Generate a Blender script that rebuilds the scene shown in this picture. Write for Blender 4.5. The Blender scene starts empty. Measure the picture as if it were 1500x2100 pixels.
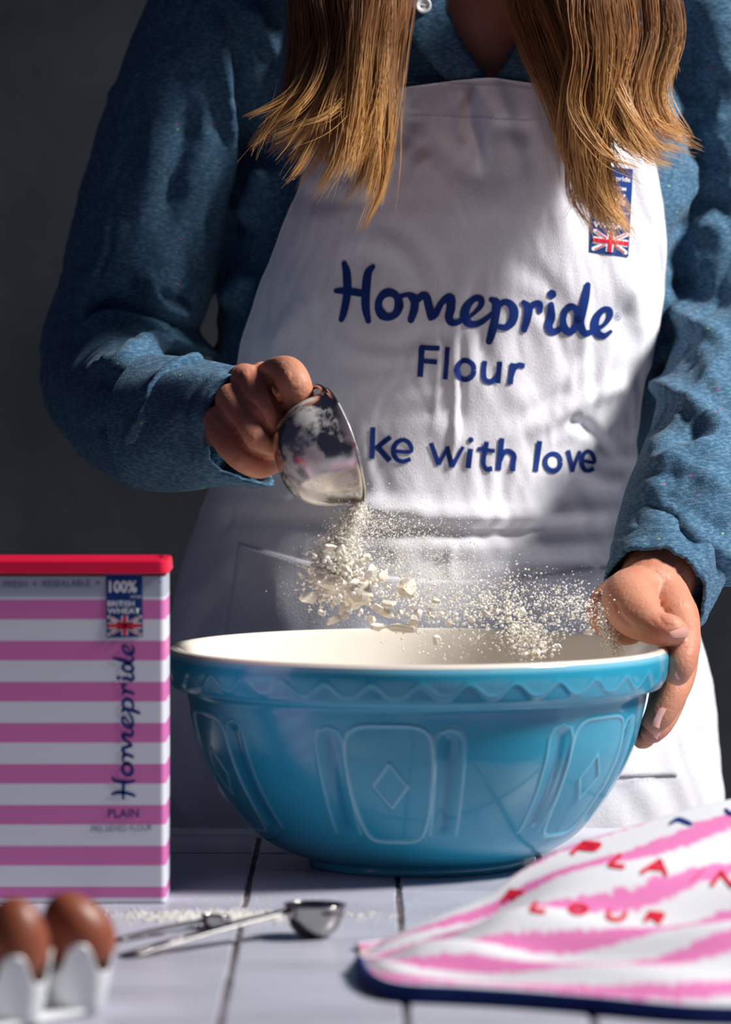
import bpy, math, random
import numpy as np
from mathutils import Vector
from mathutils.bvhtree import BVHTree

# ------------------------------------------------------------------ camera, world, lights
S = bpy.context.scene
COL = S.collection
FPX = 8400.0
CAM = np.array([0.0, -2.44, 0.315])
TH = math.atan(360.0 / FPX)
cam_d = bpy.data.cameras.new('camera')
cam_d.sensor_fit = 'VERTICAL'
cam_d.sensor_height = 36.0
cam_d.lens = FPX / 2100.0 * 36.0
cam_d.clip_start = 0.05
cam_d.dof.use_dof = True
cam_d.dof.focus_distance = 2.50
cam_d.dof.aperture_fstop = 6.2
cam_o = bpy.data.objects.new('camera', cam_d)
cam_o.location = CAM
cam_o.rotation_euler = (math.pi / 2 - TH, 0, 0)
COL.objects.link(cam_o)
S.camera = cam_o

world = bpy.data.worlds.new('world')
S.world = world
world.use_nodes = True
world.node_tree.nodes['Background'].inputs[0].default_value = (0.34, 0.39, 0.78, 1)
world.node_tree.nodes['Background'].inputs[1].default_value = 0.066


def area(name, loc, target, size, size_y, energy, color):
    l = bpy.data.lights.new(name, 'AREA')
    l.shape = 'RECTANGLE'
    l.size = size
    l.size_y = size_y
    l.energy = energy
    l.color = color
    o = bpy.data.objects.new(name, l)
    o.location = loc
    o.rotation_euler = (Vector(target) - Vector(loc)).to_track_quat('-Z', 'Y').to_euler()
    COL.objects.link(o)
    return o


area('window_light', (1.44, -0.31, 1.50), (0.05, 0.12, 0.25), 0.36, 0.46, 78.0, (1.0, 0.97, 0.93))
area('room_fill', (-1.9, -1.9, 1.6), (0.0, 0.1, 0.2), 1.2, 1.2, 0.4, (0.62, 0.72, 1.0))
S.view_settings.view_transform = 'Standard'
S.view_settings.look = 'None'
S.view_settings.exposure = 0.0
S.view_settings.gamma = 1.0
S.view_settings.use_curve_mapping = False

rng = np.random.default_rng(7)
CT, ST = math.cos(TH), math.sin(TH)


def P(px, py, Y):
    """the point of the vertical plane y = Y that lies behind pixel (px, py)"""
    a = (px - 750.0) / FPX
    b = (1050.0 - py) / FPX
    dx, dy, dz = a, CT + b * ST, -ST + b * CT
    t = (Y - CAM[1]) / dy
    return np.array([CAM[0] + dx * t, Y, CAM[2] + dz * t])


def ray(px, py):
    a = (px - 750.0) / FPX
    b = (1050.0 - py) / FPX
    return Vector((a, CT + b * ST, -ST + b * CT)).normalized()


def onz(px, py, z=0.0):
    """the point of the horizontal plane z that lies behind a pixel"""
    d = ray(px, py)
    t = (z - CAM[2]) / d.z
    return np.array([CAM[0] + d.x * t, CAM[1] + d.y * t, z])


def proj(v):
    v = np.asarray(v, dtype=float) - CAM
    depth = v[:, 1] * CT - v[:, 2] * ST
    up = v[:, 1] * ST + v[:, 2] * CT
    return 750 + FPX * v[:, 0] / depth, 1050 - FPX * up / depth


# ------------------------------------------------------------------ materials
def mat(name, color, rough=0.5, metal=0.0, spec=0.5, coat=0.0, sss=0.0, noise=None, bump=None,
        attr=None, sheen=0.0, aniso=0.0):
    m = bpy.data.materials.new(name)
    m.use_nodes = True
    nt = m.node_tree
    b = nt.nodes['Principled BSDF']
    b.inputs['Base Color'].default_value = (*color, 1)
    b.inputs['Roughness'].default_value = rough
    b.inputs['Metallic'].default_value = metal
    b.inputs['Specular IOR Level'].default_value = spec
    b.inputs['Coat Weight'].default_value = coat
    b.inputs['Coat Roughness'].default_value = 0.05
    b.inputs['Sheen Weight'].default_value = sheen
    b.inputs['Anisotropic'].default_value = aniso
    if sss:
        b.inputs['Subsurface Weight'].default_value = sss
        b.inputs['Subsurface Radius'].default_value = (0.012, 0.005, 0.003)
        b.inputs['Subsurface Scale'].default_value = 0.5
    src = None
    tc = nt.nodes.new('ShaderNodeTexCoord')
    if attr:
        a = nt.nodes.new('ShaderNodeAttribute')
        a.attribute_name = attr
        src = a.outputs['Color']
    if noise:
        for (scale, col2, lo, hi, stretch) in noise:
            mp = nt.nodes.new('ShaderNodeMapping')
            mp.inputs['Scale'].default_value = stretch
            nt.links.new(tc.outputs['Object'], mp.inputs[0])
            n = nt.nodes.new('ShaderNodeTexNoise')
            n.inputs['Scale'].default_value = scale
            n.inputs['Detail'].default_value = 5
            nt.links.new(mp.outputs[0], n.inputs['Vector'])
            r = nt.nodes.new('ShaderNodeMapRange')
            r.inputs[1].default_value = lo
            r.inputs[2].default_value = hi
            nt.links.new(n.outputs[0], r.inputs[0])
            mx = nt.nodes.new('ShaderNodeMix')
            mx.data_type = 'RGBA'
            if src is None:
                mx.inputs[6].default_value = (*color, 1)
            else:
                nt.links.new(src, mx.inputs[6])
            mx.inputs[7].default_value = (*col2, 1)
            nt.links.new(r.outputs[0], mx.inputs[0])
            src = mx.outputs[2]
    if src is not None:
        nt.links.new(src, b.inputs['Base Color'])
    if bump:
        scale, dist, stretch = bump
        mp = nt.nodes.new('ShaderNodeMapping')
        mp.inputs['Scale'].default_value = stretch
        nt.links.new(tc.outputs['Object'], mp.inputs[0])
        n = nt.nodes.new('ShaderNodeTexNoise')
        n.inputs['Scale'].default_value = scale
        n.inputs['Detail'].default_value = 3
        nt.links.new(mp.outputs[0], n.inputs['Vector'])
        bp = nt.nodes.new('ShaderNodeBump')
        bp.inputs['Distance'].default_value = dist
        bp.inputs['Strength'].default_value = 1.0
        nt.links.new(n.outputs[0], bp.inputs['Height'])
        nt.links.new(bp.outputs[0], b.inputs['Normal'])
    return m


def add_neps(m, specs):
    """small coloured flecks spun into the cloth"""
    nt = m.node_tree
    b = nt.nodes['Principled BSDF']
    cur = b.inputs['Base Color'].links[0].from_socket if b.inputs['Base Color'].links else None
    tc = nt.nodes.new('ShaderNodeTexCoord')
    for (col, scale, thr, off) in specs:
        mp = nt.nodes.new('ShaderNodeMapping')
        mp.inputs['Location'].default_value = (off, off * 2, off * 3)
        mp.inputs['Scale'].default_value = (1, 1, 1.6)
        nt.links.new(tc.outputs['Object'], mp.inputs[0])
        v = nt.nodes.new('ShaderNodeTexVoronoi')
        v.inputs['Scale'].default_value = scale
        nt.links.new(mp.outputs[0], v.inputs['Vector'])
        lt = nt.nodes.new('ShaderNodeMapRange')
        lt.inputs[1].default_value = thr
        lt.inputs[2].default_value = thr * 0.5
        lt.inputs[3].default_value = 0
        lt.inputs[4].default_value = 0.8
        nt.links.new(v.outputs['Distance'], lt.inputs[0])
        mx = nt.nodes.new('ShaderNodeMix')
        mx.data_type = 'RGBA'
        nt.links.new(lt.outputs[0], mx.inputs[0])
        nt.links.new(cur, mx.inputs[6])
        mx.inputs[7].default_value = (*col, 1)
        cur = mx.outputs[2]
    nt.links.new(cur, b.inputs['Base Color'])


M = {}
M['denim'] = mat('blue_chambray', (0.038, 0.108, 0.185), 0.88, spec=0.1, sheen=0.08,
                 noise=[(260, (0.15, 0.26, 0.38), 0.42, 0.75, (1, 1, 3.2)), (700, (0.03, 0.085, 0.17), 0.5, 0.85, (3, 1, 1))],
                 bump=(900, 0.0006, (1, 1, 2)))
add_neps(M['denim'], [((0.75, 0.08, 0.35), 44, 0.055, 0.0), ((0.4, 0.65, 0.15), 40, 0.05, 3.7)])
M['apron'] = mat('white_twill', (0.78, 0.78, 0.84), 0.8, spec=0.2, sheen=0.1,
                 noise=[(600, (0.70, 0.70, 0.78), 0.45, 0.8, (1, 1, 1))], bump=(1300, 0.00035, (1, 1, 0.5)))
M['navy'] = mat('navy_print', (0.006, 0.03, 0.19), 0.7, spec=0.2)
M['badge'] = mat('navy_patch', (0.008, 0.045, 0.2), 0.7, spec=0.2)
M['white_ink'] = mat('white_print', (0.82, 0.82, 0.88), 0.7, spec=0.2)
M['red_ink'] = mat('red_print', (0.62, 0.01, 0.04), 0.7, spec=0.2)
M['skin'] = mat('skin', (0.52, 0.235, 0.15), 0.5, spec=0.3, sss=0.22,
                noise=[(55, (0.50, 0.16, 0.11), 0.45, 0.8, (1, 1, 1))], bump=(420, 0.0005, (1, 1, 1)))
M['nail'] = mat('nail', (0.72, 0.38, 0.33), 0.18, spec=0.6, coat=0.5)
M['hair'] = mat('golden_hair', (0.4, 0.2, 0.08), 0.34, spec=0.6, attr='tint')
M['steel'] = mat('brushed_steel', (0.40, 0.39, 0.38), 0.14, metal=1.0)
M['dull_steel'] = mat('dull_steel', (0.20, 0.20, 0.20), 0.25, metal=1.0)
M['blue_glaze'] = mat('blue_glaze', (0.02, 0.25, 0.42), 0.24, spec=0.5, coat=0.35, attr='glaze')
M['cream'] = mat('cream_glaze', (0.80, 0.74, 0.66), 0.12, spec=0.5, coat=0.5)
M['tile'] = mat('white_tile', (0.50, 0.51, 0.60), 0.32, spec=0.5, noise=[(9, (0.40, 0.40, 0.48), 0.45, 0.7, (1, 1, 1)), (160, (0.38, 0.38, 0.45), 0.6, 0.8, (1, 1, 1))],
                bump=(60, 0.0004, (1, 1, 1)))
M['grout'] = mat('dark_grout', (0.05, 0.04, 0.045), 0.9, noise=[(90, (0.2, 0.16, 0.15), 0.45, 0.7, (1, 1, 1))])
M['trim'] = mat('white_edging', (0.62, 0.62, 0.68), 0.4)
M['wood'] = mat('painted_wood', (0.3, 0.29, 0.3), 0.6)
M['wall'] = mat('dark_plaster', (0.009, 0.0135, 0.019), 0.9, spec=0.2,
                noise=[(3.2, (0.034, 0.036, 0.047), 0.40, 0.70, (1, 1, 1)), (17, (0.018,0.02,0.026), 0.5, 0.75, (1, 1, 1))],
                bump=(12, 0.004, (1, 1, 1)))
M['floor'] = mat('dark_boards', (0.06, 0.05, 0.045), 0.6, noise=[(6, (0.1, 0.08, 0.07), 0.4, 0.7, (1, 8, 1))])
M['egg'] = mat('brown_eggshell', (0.27, 0.072, 0.034), 0.42, spec=0.4, sss=0.08, noise=[(70, (0.20, 0.05, 0.024), 0.5, 0.8, (1, 1, 1))])
M['porcelain'] = mat('white_porcelain', (0.76, 0.78, 0.80), 0.25, spec=0.5, coat=0.3)
M['flour'] = mat('flour', (0.88, 0.84, 0.76), 0.95, spec=0.05, attr='tint')
M['red_plastic'] = mat('red_plastic', (0.70, 0.008, 0.05), 0.35, spec=0.5)
M['cloth'] = mat('tea_towel', (0.8, 0.8, 0.84), 0.85, spec=0.15, attr='dye', bump=(900, 0.0004, (1, 1, 1)))
M['piping'] = mat('navy_hem', (0.012, 0.03, 0.16), 0.8, spec=0.2)
M['lining'] = mat('towel_underside', (0.62, 0.46, 0.42), 0.85, spec=0.15)
M['pearl'] = mat('pearl_button', (0.72, 0.74, 0.74), 0.15, coat=0.6)
M['gold'] = mat('gold', (0.8, 0.45, 0.12), 0.2, metal=1.0)
M['trousers'] = mat('black_trousers', (0.02, 0.022, 0.03), 0.8)
M['leather'] = mat('black_leather', (0.02, 0.02, 0.02), 0.4)
M['thread'] = mat('pale_thread', (0.62, 0.62, 0.68), 0.8)


# ------------------------------------------------------------------ object helpers
ORG = {}


def link(o, parent=None):
    COL.objects.link(o)
    if parent is not None:
        o.parent = parent


def empty(name, loc, label, cat, group=None):
    o = bpy.data.objects.new(name, None)
    o.empty_display_size = 0.02
    o.location = loc
    ORG[o] = np.array(loc, float)
    o['label'] = label
    o['category'] = cat
    if group:
        o['group'] = group
    COL.objects.link(o)
    return o


def mesh_data(name, V, F, m, smooth=True):
    me = bpy.data.meshes.new(name)
    V = np.asarray(V, dtype=np.float64)
    me.from_pydata(V.tolist(), [], F if isinstance(F, list) else F.tolist())
    for mm in (m if isinstance(m, (list, tuple)) else [m]):
        me.materials.append(mm)
    if smooth:
        me.polygons.foreach_set('use_smooth', [True] * len(me.polygons))
    me.update()
    return me


def obj(name, V, F, m, parent=None, smooth=True, origin=None, label=None, cat=None, group=None, kind=None):
    V = np.asarray(V, dtype=np.float64)
    base = ORG[parent] if parent is not None else np.zeros(3)
    if origin is None:
        origin = base if parent is not None else np.array([V[:, 0].mean(), V[:, 1].mean(), V[:, 2].min()])
    origin = np.array(origin, float)
    me = mesh_data(name, V - origin, F, m, smooth)
    o = bpy.data.objects.new(name, me)
    o.location = origin - base
    ORG[o] = origin
    link(o, parent)
    for k, v in (('label', label), ('category', cat), ('group', group), ('kind', kind)):
        if v:
            o[k] = v
    return o


def color_attr(o, name, cols):
    a = o.data.color_attributes.new(name, 'FLOAT_COLOR', 'POINT')
    c = np.ones((len(cols), 4), dtype=np.float32)
    c[:, :3] = cols
    a.data.foreach_set('color', c.ravel())


class MB:
    def __init__(s):
        s.V = []
        s.F = []
        s.n = 0

    def add(s, V, F):
        V = np.asarray(V, float)
        s.V.append(V)
        s.F += [tuple(int(i) + s.n for i in f) for f in F]
        s.n += len(V)
        return s

    def get(s):
        return np.concatenate(s.V), s.F


def cr(pts, n=8):
    """Catmull-Rom through the points (any dimension)"""
    p = np.asarray(pts, float)
    if len(p) < 3:
        t = np.linspace(0, 1, n * 2 + 1)[:, None]
        return p[0] * (1 - t) + p[-1] * t
    q = np.vstack([2 * p[0] - p[1], p, 2 * p[-1] - p[-2]])
    out = []
    for i in range(1, len(q) - 2):
        t = np.linspace(0, 1, n, endpoint=False)[:, None]
        a, b, c, d = q[i - 1], q[i], q[i + 1], q[i + 2]
        out.append(0.5 * ((2 * b) + (c - a) * t + (2 * a - 5 * b + 4 * c - d) * t ** 2 + (3 * b - a - 3 * c + d) * t ** 3))
    out.append(p[-1:])
    return np.vstack(out)


def grid_faces(nu, nv, closed=False):
    F = []
    mv = nv if closed else nv - 1
    for i in range(nu - 1):
        for j in range(mv):
            k = (j + 1) % nv
            F.append((i * nv + j, i * nv + k, (i + 1) * nv + k, (i + 1) * nv + j))
    return F


def tube(pts, rad, seg=16, sub=6, flat=None, caps=True):
    """closed swept tube; rad = radius per point; flat = (ratio, direction) squeezes one side"""
    p = np.asarray(pts, float)
    r = np.asarray(rad, float) if np.ndim(rad) else np.full(len(p), rad)
    pr = cr(np.column_stack([p, r]), sub) if sub else np.column_stack([p, r])
    c, r = pr[:, :3], np.maximum(pr[:, 3], 1e-5)
    T = np.gradient(c, axis=0)
    T /= np.linalg.norm(T, axis=1)[:, None] + 1e-12
    up = np.array(flat[1], float) if flat else np.array([0.0, 0.3, 1.0])
    if abs(np.dot(T[0], up / np.linalg.norm(up))) > 0.95 and not flat:
        up = np.array([1.0, 0.2, 0])
    V = []
    n_ = None
    a = np.linspace(0, 2 * np.pi, seg, endpoint=False)
    for i in range(len(c)):
        v = up if n_ is None or flat else n_
        u = v - T[i] * np.dot(v, T[i])
        u /= np.linalg.norm(u) + 1e-12
        n_ = u
        w = np.cross(T[i], u)
        k = flat[0] if flat else 1.0
        V.append(c[i] + r[i] * (np.outer(np.cos(a), u) * k + np.outer(np.sin(a), w)))
    if caps:
        # rounded ends
        V = [c[0] - T[0] * r[0] * 0.55 + (V[0] - c[0]) * 0.62] + V + [c[-1] + T[-1] * r[-1] * 0.55 + (V[-1] - c[-1]) * 0.62]
    nu = len(V)
    V = np.vstack(V)
    F = grid_faces(nu, seg, True)
    if caps:
        F.append(tuple(range(seg))[::-1])
        F.append(tuple((nu - 1) * seg + j for j in range(seg)))
    return V, F


def ellipsoid(c, r, rot=None, nu=14, nv=18):
    V = []
    for i in range(nu + 1):
        ph = math.pi * i / nu
        for j in range(nv):
            t = 2 * math.pi * j / nv
            V.append((math.sin(ph) * math.cos(t), math.sin(ph) * math.sin(t), math.cos(ph)))
    V = np.array(V) * np.array(r)
    if rot is not None:
        V = V @ np.array(rot).T
    return V + np.array(c), grid_faces(nu + 1, nv, True)


def lathe(prof, seg=64, center=(0, 0, 0), rmod=None):
    """prof = list of (r, z); open surface of revolution"""
    prof = np.asarray(prof, float)
    a = np.linspace(0, 2 * np.pi, seg, endpoint=False)
    V = np.zeros((len(prof), seg, 3))
    V[:, :, 0] = prof[:, :1] * np.cos(a)
    V[:, :, 1] = prof[:, :1] * np.sin(a)
    V[:, :, 2] = prof[:, 1:2]
    return V.reshape(-1, 3) + np.array(center), grid_faces(len(prof), seg, True)


def box(lo, hi, bev=0.0):
    x0, y0, z0 = lo
    x1, y1, z1 = hi
    if not bev:
        V = [(x0, y0, z0), (x1, y0, z0), (x1, y1, z0), (x0, y1, z0), (x0, y0, z1), (x1, y0, z1), (x1, y1, z1), (x0, y1, z1)]
        return V, [(0, 3, 2, 1), (4, 5, 6, 7), (0, 1, 5, 4), (1, 2, 6, 5), (2, 3, 7, 6), (3, 0, 4, 7)]
    b = bev
    V = [(x0, y0, z0), (x1, y0, z0), (x1, y1, z0), (x0, y1, z0),
         (x0, y0, z1 - b), (x1, y0, z1 - b), (x1, y1, z1 - b), (x0, y1, z1 - b),
         (x0 + b, y0 + b, z1), (x1 - b, y0 + b, z1), (x1 - b, y1 - b, z1), (x0 + b, y1 - b, z1)]
    F = [(0, 3, 2, 1), (8, 9, 10, 11)]
    for i in range(4):
        j = (i + 1) % 4
        F += [(i, j, 4 + j, 4 + i), (4 + i, 4 + j, 8 + j, 8 + i)]
    return V, F


def remesh(parts, voxel, smooth=6, fac=0.5):
    """weld overlapping closed shapes into one continuous skin; returns vertices, faces, normals"""
    mb = MB()
    for V, F in parts:
        mb.add(V, F)
    V, F = mb.get()
    me = bpy.data.meshes.new('tmp')
    me.from_pydata(V.tolist(), [], F)
    o = bpy.data.objects.new('tmp', me)
    COL.objects.link(o)
    r = o.modifiers.new('r', 'REMESH')
    r.mode = 'VOXEL'
    r.voxel_size = voxel
    if smooth:
        s = o.modifiers.new('s', 'SMOOTH')
        s.factor = fac
        s.iterations = smooth
    dg = bpy.context.evaluated_depsgraph_get()
    ev = o.evaluated_get(dg)
    m2 = ev.to_mesh()
    n = len(m2.vertices)
    VV = np.empty(n * 3)
    m2.vertices.foreach_get('co', VV)
    NN = np.empty(n * 3)
    m2.vertex_normals.foreach_get('vector', NN)
    FF = [tuple(p.vertices) for p in m2.polygons]
    ev.to_mesh_clear()
    bpy.data.objects.remove(o)
    bpy.data.meshes.remove(me)
    return VV.reshape(-1, 3), FF, NN.reshape(-1, 3)


def normals_of(V, F):
    me = bpy.data.meshes.new('tmp')
    me.from_pydata(np.asarray(V).tolist(), [], F)
    N = np.empty(len(V) * 3)
    me.vertex_normals.foreach_get('vector', N)
    bpy.data.meshes.remove(me)
    return N.reshape(-1, 3)


def folds(V, N, items, mask=None):
    """push cloth in or out along fold lines. item = (points as seen, height in mm, half width in px)"""
    px, py = proj(V)
    d = np.zeros(len(V))
    front = N[:, 1] < 0.15
    for pts, amp, w in items:
        c = cr(np.array(pts, float), 6)
        ok = np.where((px > c[:, 0].min() - 3 * w) & (px < c[:, 0].max() + 3 * w) & (py > c[:, 1].min() - 3 * w) & (py < c[:, 1].max() + 3 * w) & front)[0]
        if not len(ok):
            continue
        q = np.column_stack([px[ok], py[ok]])
        best = np.full(len(ok), 1e9)
        tt = np.zeros(len(ok))
        L = len(c) - 1
        for i in range(L):
            a, b = c[i], c[i + 1]
            ab = b - a
            t = np.clip(((q - a) @ ab) / (ab @ ab + 1e-9), 0, 1)
            dist = np.linalg.norm(q - a - t[:, None] * ab, axis=1)
            m = dist < best
            best[m] = dist[m]
            tt[m] = (i + t[m]) / L
        env = np.clip(np.minimum(tt, 1 - tt) * 5, 0, 1) 
        d[ok] += amp * 0.001 * env * np.exp(-(best / w) ** 2)
    if mask is not None:
        d *= mask
    return V + N * d[:, None]


def waves(V, amp, scale, seed, aniso=(1, 1, 1)):
    """smooth pseudo-random field in metres"""
    r = np.random.default_rng(seed)
    out = np.zeros(len(V))
    q = V * np.array(aniso)
    warp = np.zeros_like(V)
    for k in range(3):
        w = r.normal(size=3) * 2 * np.pi / (scale * 2.5)
        warp += np.outer(np.sin(q @ w + r.uniform(0, 6.28)), r.normal(size=3)) * scale * 0.35
    for k in range(9):
        w = r.normal(size=3)
        w = w / np.linalg.norm(w) * 2 * np.pi / (scale * r.uniform(0.6, 1.7))
        out += np.sin((q + warp) @ w + r.uniform(0, 6.28))
    return out / 3.0 * amp


# ------------------------------------------------------------------ room
def plane_box(name, lo, hi, m, kind='structure', **k):
    V, F = box(lo, hi)
    return obj(name, V, F, m, smooth=False, kind=kind, origin=((lo[0] + hi[0]) / 2, (lo[1] + hi[1]) / 2, lo[2]), **k)


FLOOR = -0.90
plane_box('floor', (-2.6, -3.2, FLOOR - 0.05), (2.6, 1.45, FLOOR), M['floor'])
plane_box('wall_back', (-2.6, 1.25, FLOOR), (2.6, 1.33, 1.8), M['wall'])

# ------------------------------------------------------------------ tiled table
PITCH, ROW0, COL0 = 0.0860, 0.136, 0.0188
TX0, TX1, TY0, TY1 = COL0 - 7 * PITCH, COL0 + 7 * PITCH, ROW0 - 11 * PITCH, 0.172
table = empty('tiled_table', (0, -0.28, FLOOR), 'white square-tiled table top carrying the blue bowl and baking things', 'table')
V, F = box((TX0, TY0, -0.030), (TX1, TY1, -0.0016))
obj('table_base', V, F, M['grout'], table, smooth=False, label='dark grout bed showing between the tiles')
V, F = box((TX0, ROW0 + 0.001, -0.002), (TX1, TY1, 0.0006), 0.002)
obj('edge_strip', V, F, M['trim'], table, smooth=False)
gx, gy = 0.0030, 0.0026
tv = []
for k in range(4):
    r = np.random.default_rng(k)
    hx, hy = PITCH / 2 - gx / 2, PITCH / 2 - gy / 2
    n = 5
    ring = []
    for (sx, sy, ex, ey) in ((-1, -1, 1, -1), (1, -1, 1, 1), (1, 1, -1, 1), (-1, 1, -1, -1)):
        for i in range(n):
            t = i / n
            ring.append(((sx + (ex - sx) * t) * hx + r.uniform(-.0005, .0004) * (sy == ey or 1), (sy + (ey - sy) * t) * hy + r.uniform(-.0002, .0002)))
    ring = np.array(ring)
    L = len(ring)
    V = np.vstack([np.column_stack([ring, np.full(L, -0.006)]), np.column_stack([ring, np.full(L, -0.0009)]),
                   np.column_stack([ring * 0.975, np.full(L, 0.0)])])
    F = grid_faces(3, L, True) + [tuple(2 * L + i for i in range(L))]
    tv.append(mesh_data('tile', V, F, M['tile'], smooth=False))
k = 0
for i in range(14):
    for j in range(11):
        o = bpy.data.objects.new('tile', tv[(i * 3 + j * 5 + (i * j) % 3) % 4])
        c = np.array([COL0 - 7 * PITCH + (i + .5) * PITCH, ROW0 - (j + .5) * PITCH, rng.uniform(-.0005, 0)])
        o.location = c - ORG[table]
        o.rotation_euler = (rng.uniform(-.003, .003), rng.uniform(-.003, .003), rng.choice([0, math.pi]))
        link(o, table)
for sx in (TX0 + .05, TX1 - .05):
    for sy in (TY0 + .05, TY1 - .05):
        V, F = box((sx - .03, sy - .03, FLOOR), (sx + .03, sy + .03, -0.03))
        obj('leg', V, F, M['wood'], table, smooth=False)

# ------------------------------------------------------------------ mixing bowl
BX, BY = 0.0308, 0.0
outer = [(0.0600, 0.0020), (0.0635, 0.0), (0.0650, 0.0015), (0.0655, 0.005), (0.0700, 0.0066), (0.0770, 0.0085), (0.0880, 0.0140), (0.0990, 0.0225), (0.1110, 0.0375),
         (0.1215, 0.0540), (0.1290, 0.0700), (0.1330, 0.0830), (0.1362, 0.0970), (0.1375, 0.1035), (0.1395, 0.1055), (0.1440, 0.1065), (0.1470, 0.1085),
         (0.1488, 0.1140), (0.1500, 0.1200), (0.1502, 0.1245), (0.1494, 0.1285)]
oc = cr(outer, 14)
ds = np.concatenate([[0], np.cumsum(np.linalg.norm(np.diff(oc, axis=0), axis=1))])
su = np.linspace(0, ds[-1], 250)
oc = np.column_stack([np.interp(su, ds, oc[:, 0]), np.interp(su, ds, oc[:, 1])])
SEG = 1080
ang = np.linspace(0, 2 * np.pi, SEG, endpoint=False)     # 0 = towards the camera
A, R_ = np.meshgrid(ang, oc[:, 0])
_, Z_ = np.meshgrid(ang, oc[:, 1])


def seg_d(x, y, a, b):
    ax, ay = a
    bx, by = b
    L2 = (bx - ax) ** 2 + (by - ay) ** 2
    t = np.clip(((x - ax) * (bx - ax) + (y - ay) * (by - ay)) / L2, 0, 1)
    return np.hypot(x - ax - t * (bx - ax), y - ay - t * (by - ay))


def poly_d(x, y, pts, closed=True):
    d = np.full(x.shape, 1.0)
    n = len(pts)
    for i in range(n if closed else n - 1):
        d = np.minimum(d, seg_d(x, y, pts[i], pts[(i + 1) % n]))
    return d


def local(deg0, period):
    da = (A - math.radians(deg0) + math.radians(period) / 2) % math.radians(period) - math.radians(period) / 2
    return da * np.clip(R_, 0.09, 0.2)


ridge = np.zeros_like(A)
u = local(-7.7, 60)
_h = cr([(0.0, 0.0955), (0.0150, 0.0950), (0.0222, 0.0915), (0.0250, 0.0840), (0.0246, 0.0680), (0.0216, 0.0470), (0.0172, 0.0320), (0.0125, 0.0262), (0.0060, 0.0250), (0.0, 0.0250)], 3)
frame = [tuple(q) for q in _h] + [(-q[0], q[1]) for q in _h[::-1][1:-1]]
body = (Z_ < 0.103) & (Z_ > 0.01)
g = lambda d, w: np.exp(-(d / w) ** 2)
ridge += g(poly_d(u, Z_, frame), 0.0010) * body
ridge += g(poly_d(u, Z_, [(0, 0.0735), (0.0098, 0.0600), (0, 0.0465), (-0.0098, 0.0600)]), 0.0008) * body
u2 = local(-7.7 + 15, 30)
arch = [(-0.0075, 0.030), (-0.0085, 0.086), (-0.0060, 0.0915), (0, 0.0935), (0.0060, 0.0915), (0.0085, 0.086), (0.0075, 0.030)]
ridge += 0.55 * g(poly_d(u2, Z_, arch, False), 0.0010) * body
groove = g(poly_d(u2, Z_, [(0.0, 0.035), (0, 0.086)], False), 0.0038) * body
band = (Z_ > 0.1075) & (Z_ < 0.1275) & (R_ > 0.145)
uz = (A * 34 / (2 * np.pi)) % 1.0
tri = 0.1120 + 0.0075 * (0.5 + 0.5 * np.cos(2 * np.pi * uz)) ** 1.3
zig = g(Z_ - tri, 0.0019) * band
low = np.clip((tri - Z_) / 0.002, 0, 1) * band
disp = 0.0010 * ridge - 0.0011 * groove + 0.0004 * zig - 0.00035 * low
dr = np.gradient(oc[:, 0])
dz = np.gradient(oc[:, 1])
nl = np.hypot(dr, dz)
nr, nz = (dz / nl)[:, None], (-dr / nl)[:, None]
RR, ZZ = R_ + disp * nr, Z_ + disp * nz
Vb = np.stack([BX + RR * np.sin(A), BY - RR * np.cos(A), ZZ], -1).reshape(-1, 3)
Fb = [f[::-1] for f in grid_faces(len(oc), SEG, True)]
Fb = [f[::-1] for f in Fb]
bowl = empty('mixing_bowl', (BX, BY, 0), 'large sky-blue glazed stoneware mixing bowl with embossed diamond panels and cream inside', 'bowl')
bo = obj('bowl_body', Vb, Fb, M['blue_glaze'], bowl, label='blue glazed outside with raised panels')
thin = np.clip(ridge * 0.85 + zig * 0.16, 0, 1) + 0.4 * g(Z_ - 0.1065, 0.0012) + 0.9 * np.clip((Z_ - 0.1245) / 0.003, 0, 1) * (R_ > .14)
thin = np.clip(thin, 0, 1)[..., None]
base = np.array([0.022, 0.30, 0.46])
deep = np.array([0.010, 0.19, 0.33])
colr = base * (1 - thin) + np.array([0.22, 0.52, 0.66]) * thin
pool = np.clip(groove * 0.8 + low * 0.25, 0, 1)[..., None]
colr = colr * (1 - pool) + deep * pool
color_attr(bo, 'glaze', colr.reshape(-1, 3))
inner = [(0.1494, 0.1285), (0.1480, 0.1303), (0.1455, 0.1307), (0.1432, 0.1290), (0.1400, 0.1200), (0.1365, 0.1080), (0.1300, 0.088), (0.1200, 0.066), (0.106, 0.044), (0.088, 0.027),
         (0.064, 0.0155), (0.03, 0.011), (0.0005, 0.0105)]
V, F = lathe(cr(inner, 5), 256, (BX, BY, 0))
obj('bowl_inside', V, [f[::-1] for f in F], M['cream'], bowl, label='cream glazed inside')
V, F = lathe([(0.0600, 0.0020), (0.058, 0.004), (0.0005, 0.004)], 96, (BX, BY, 0))
obj('foot', V, F, M['cream'], bowl)

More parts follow.
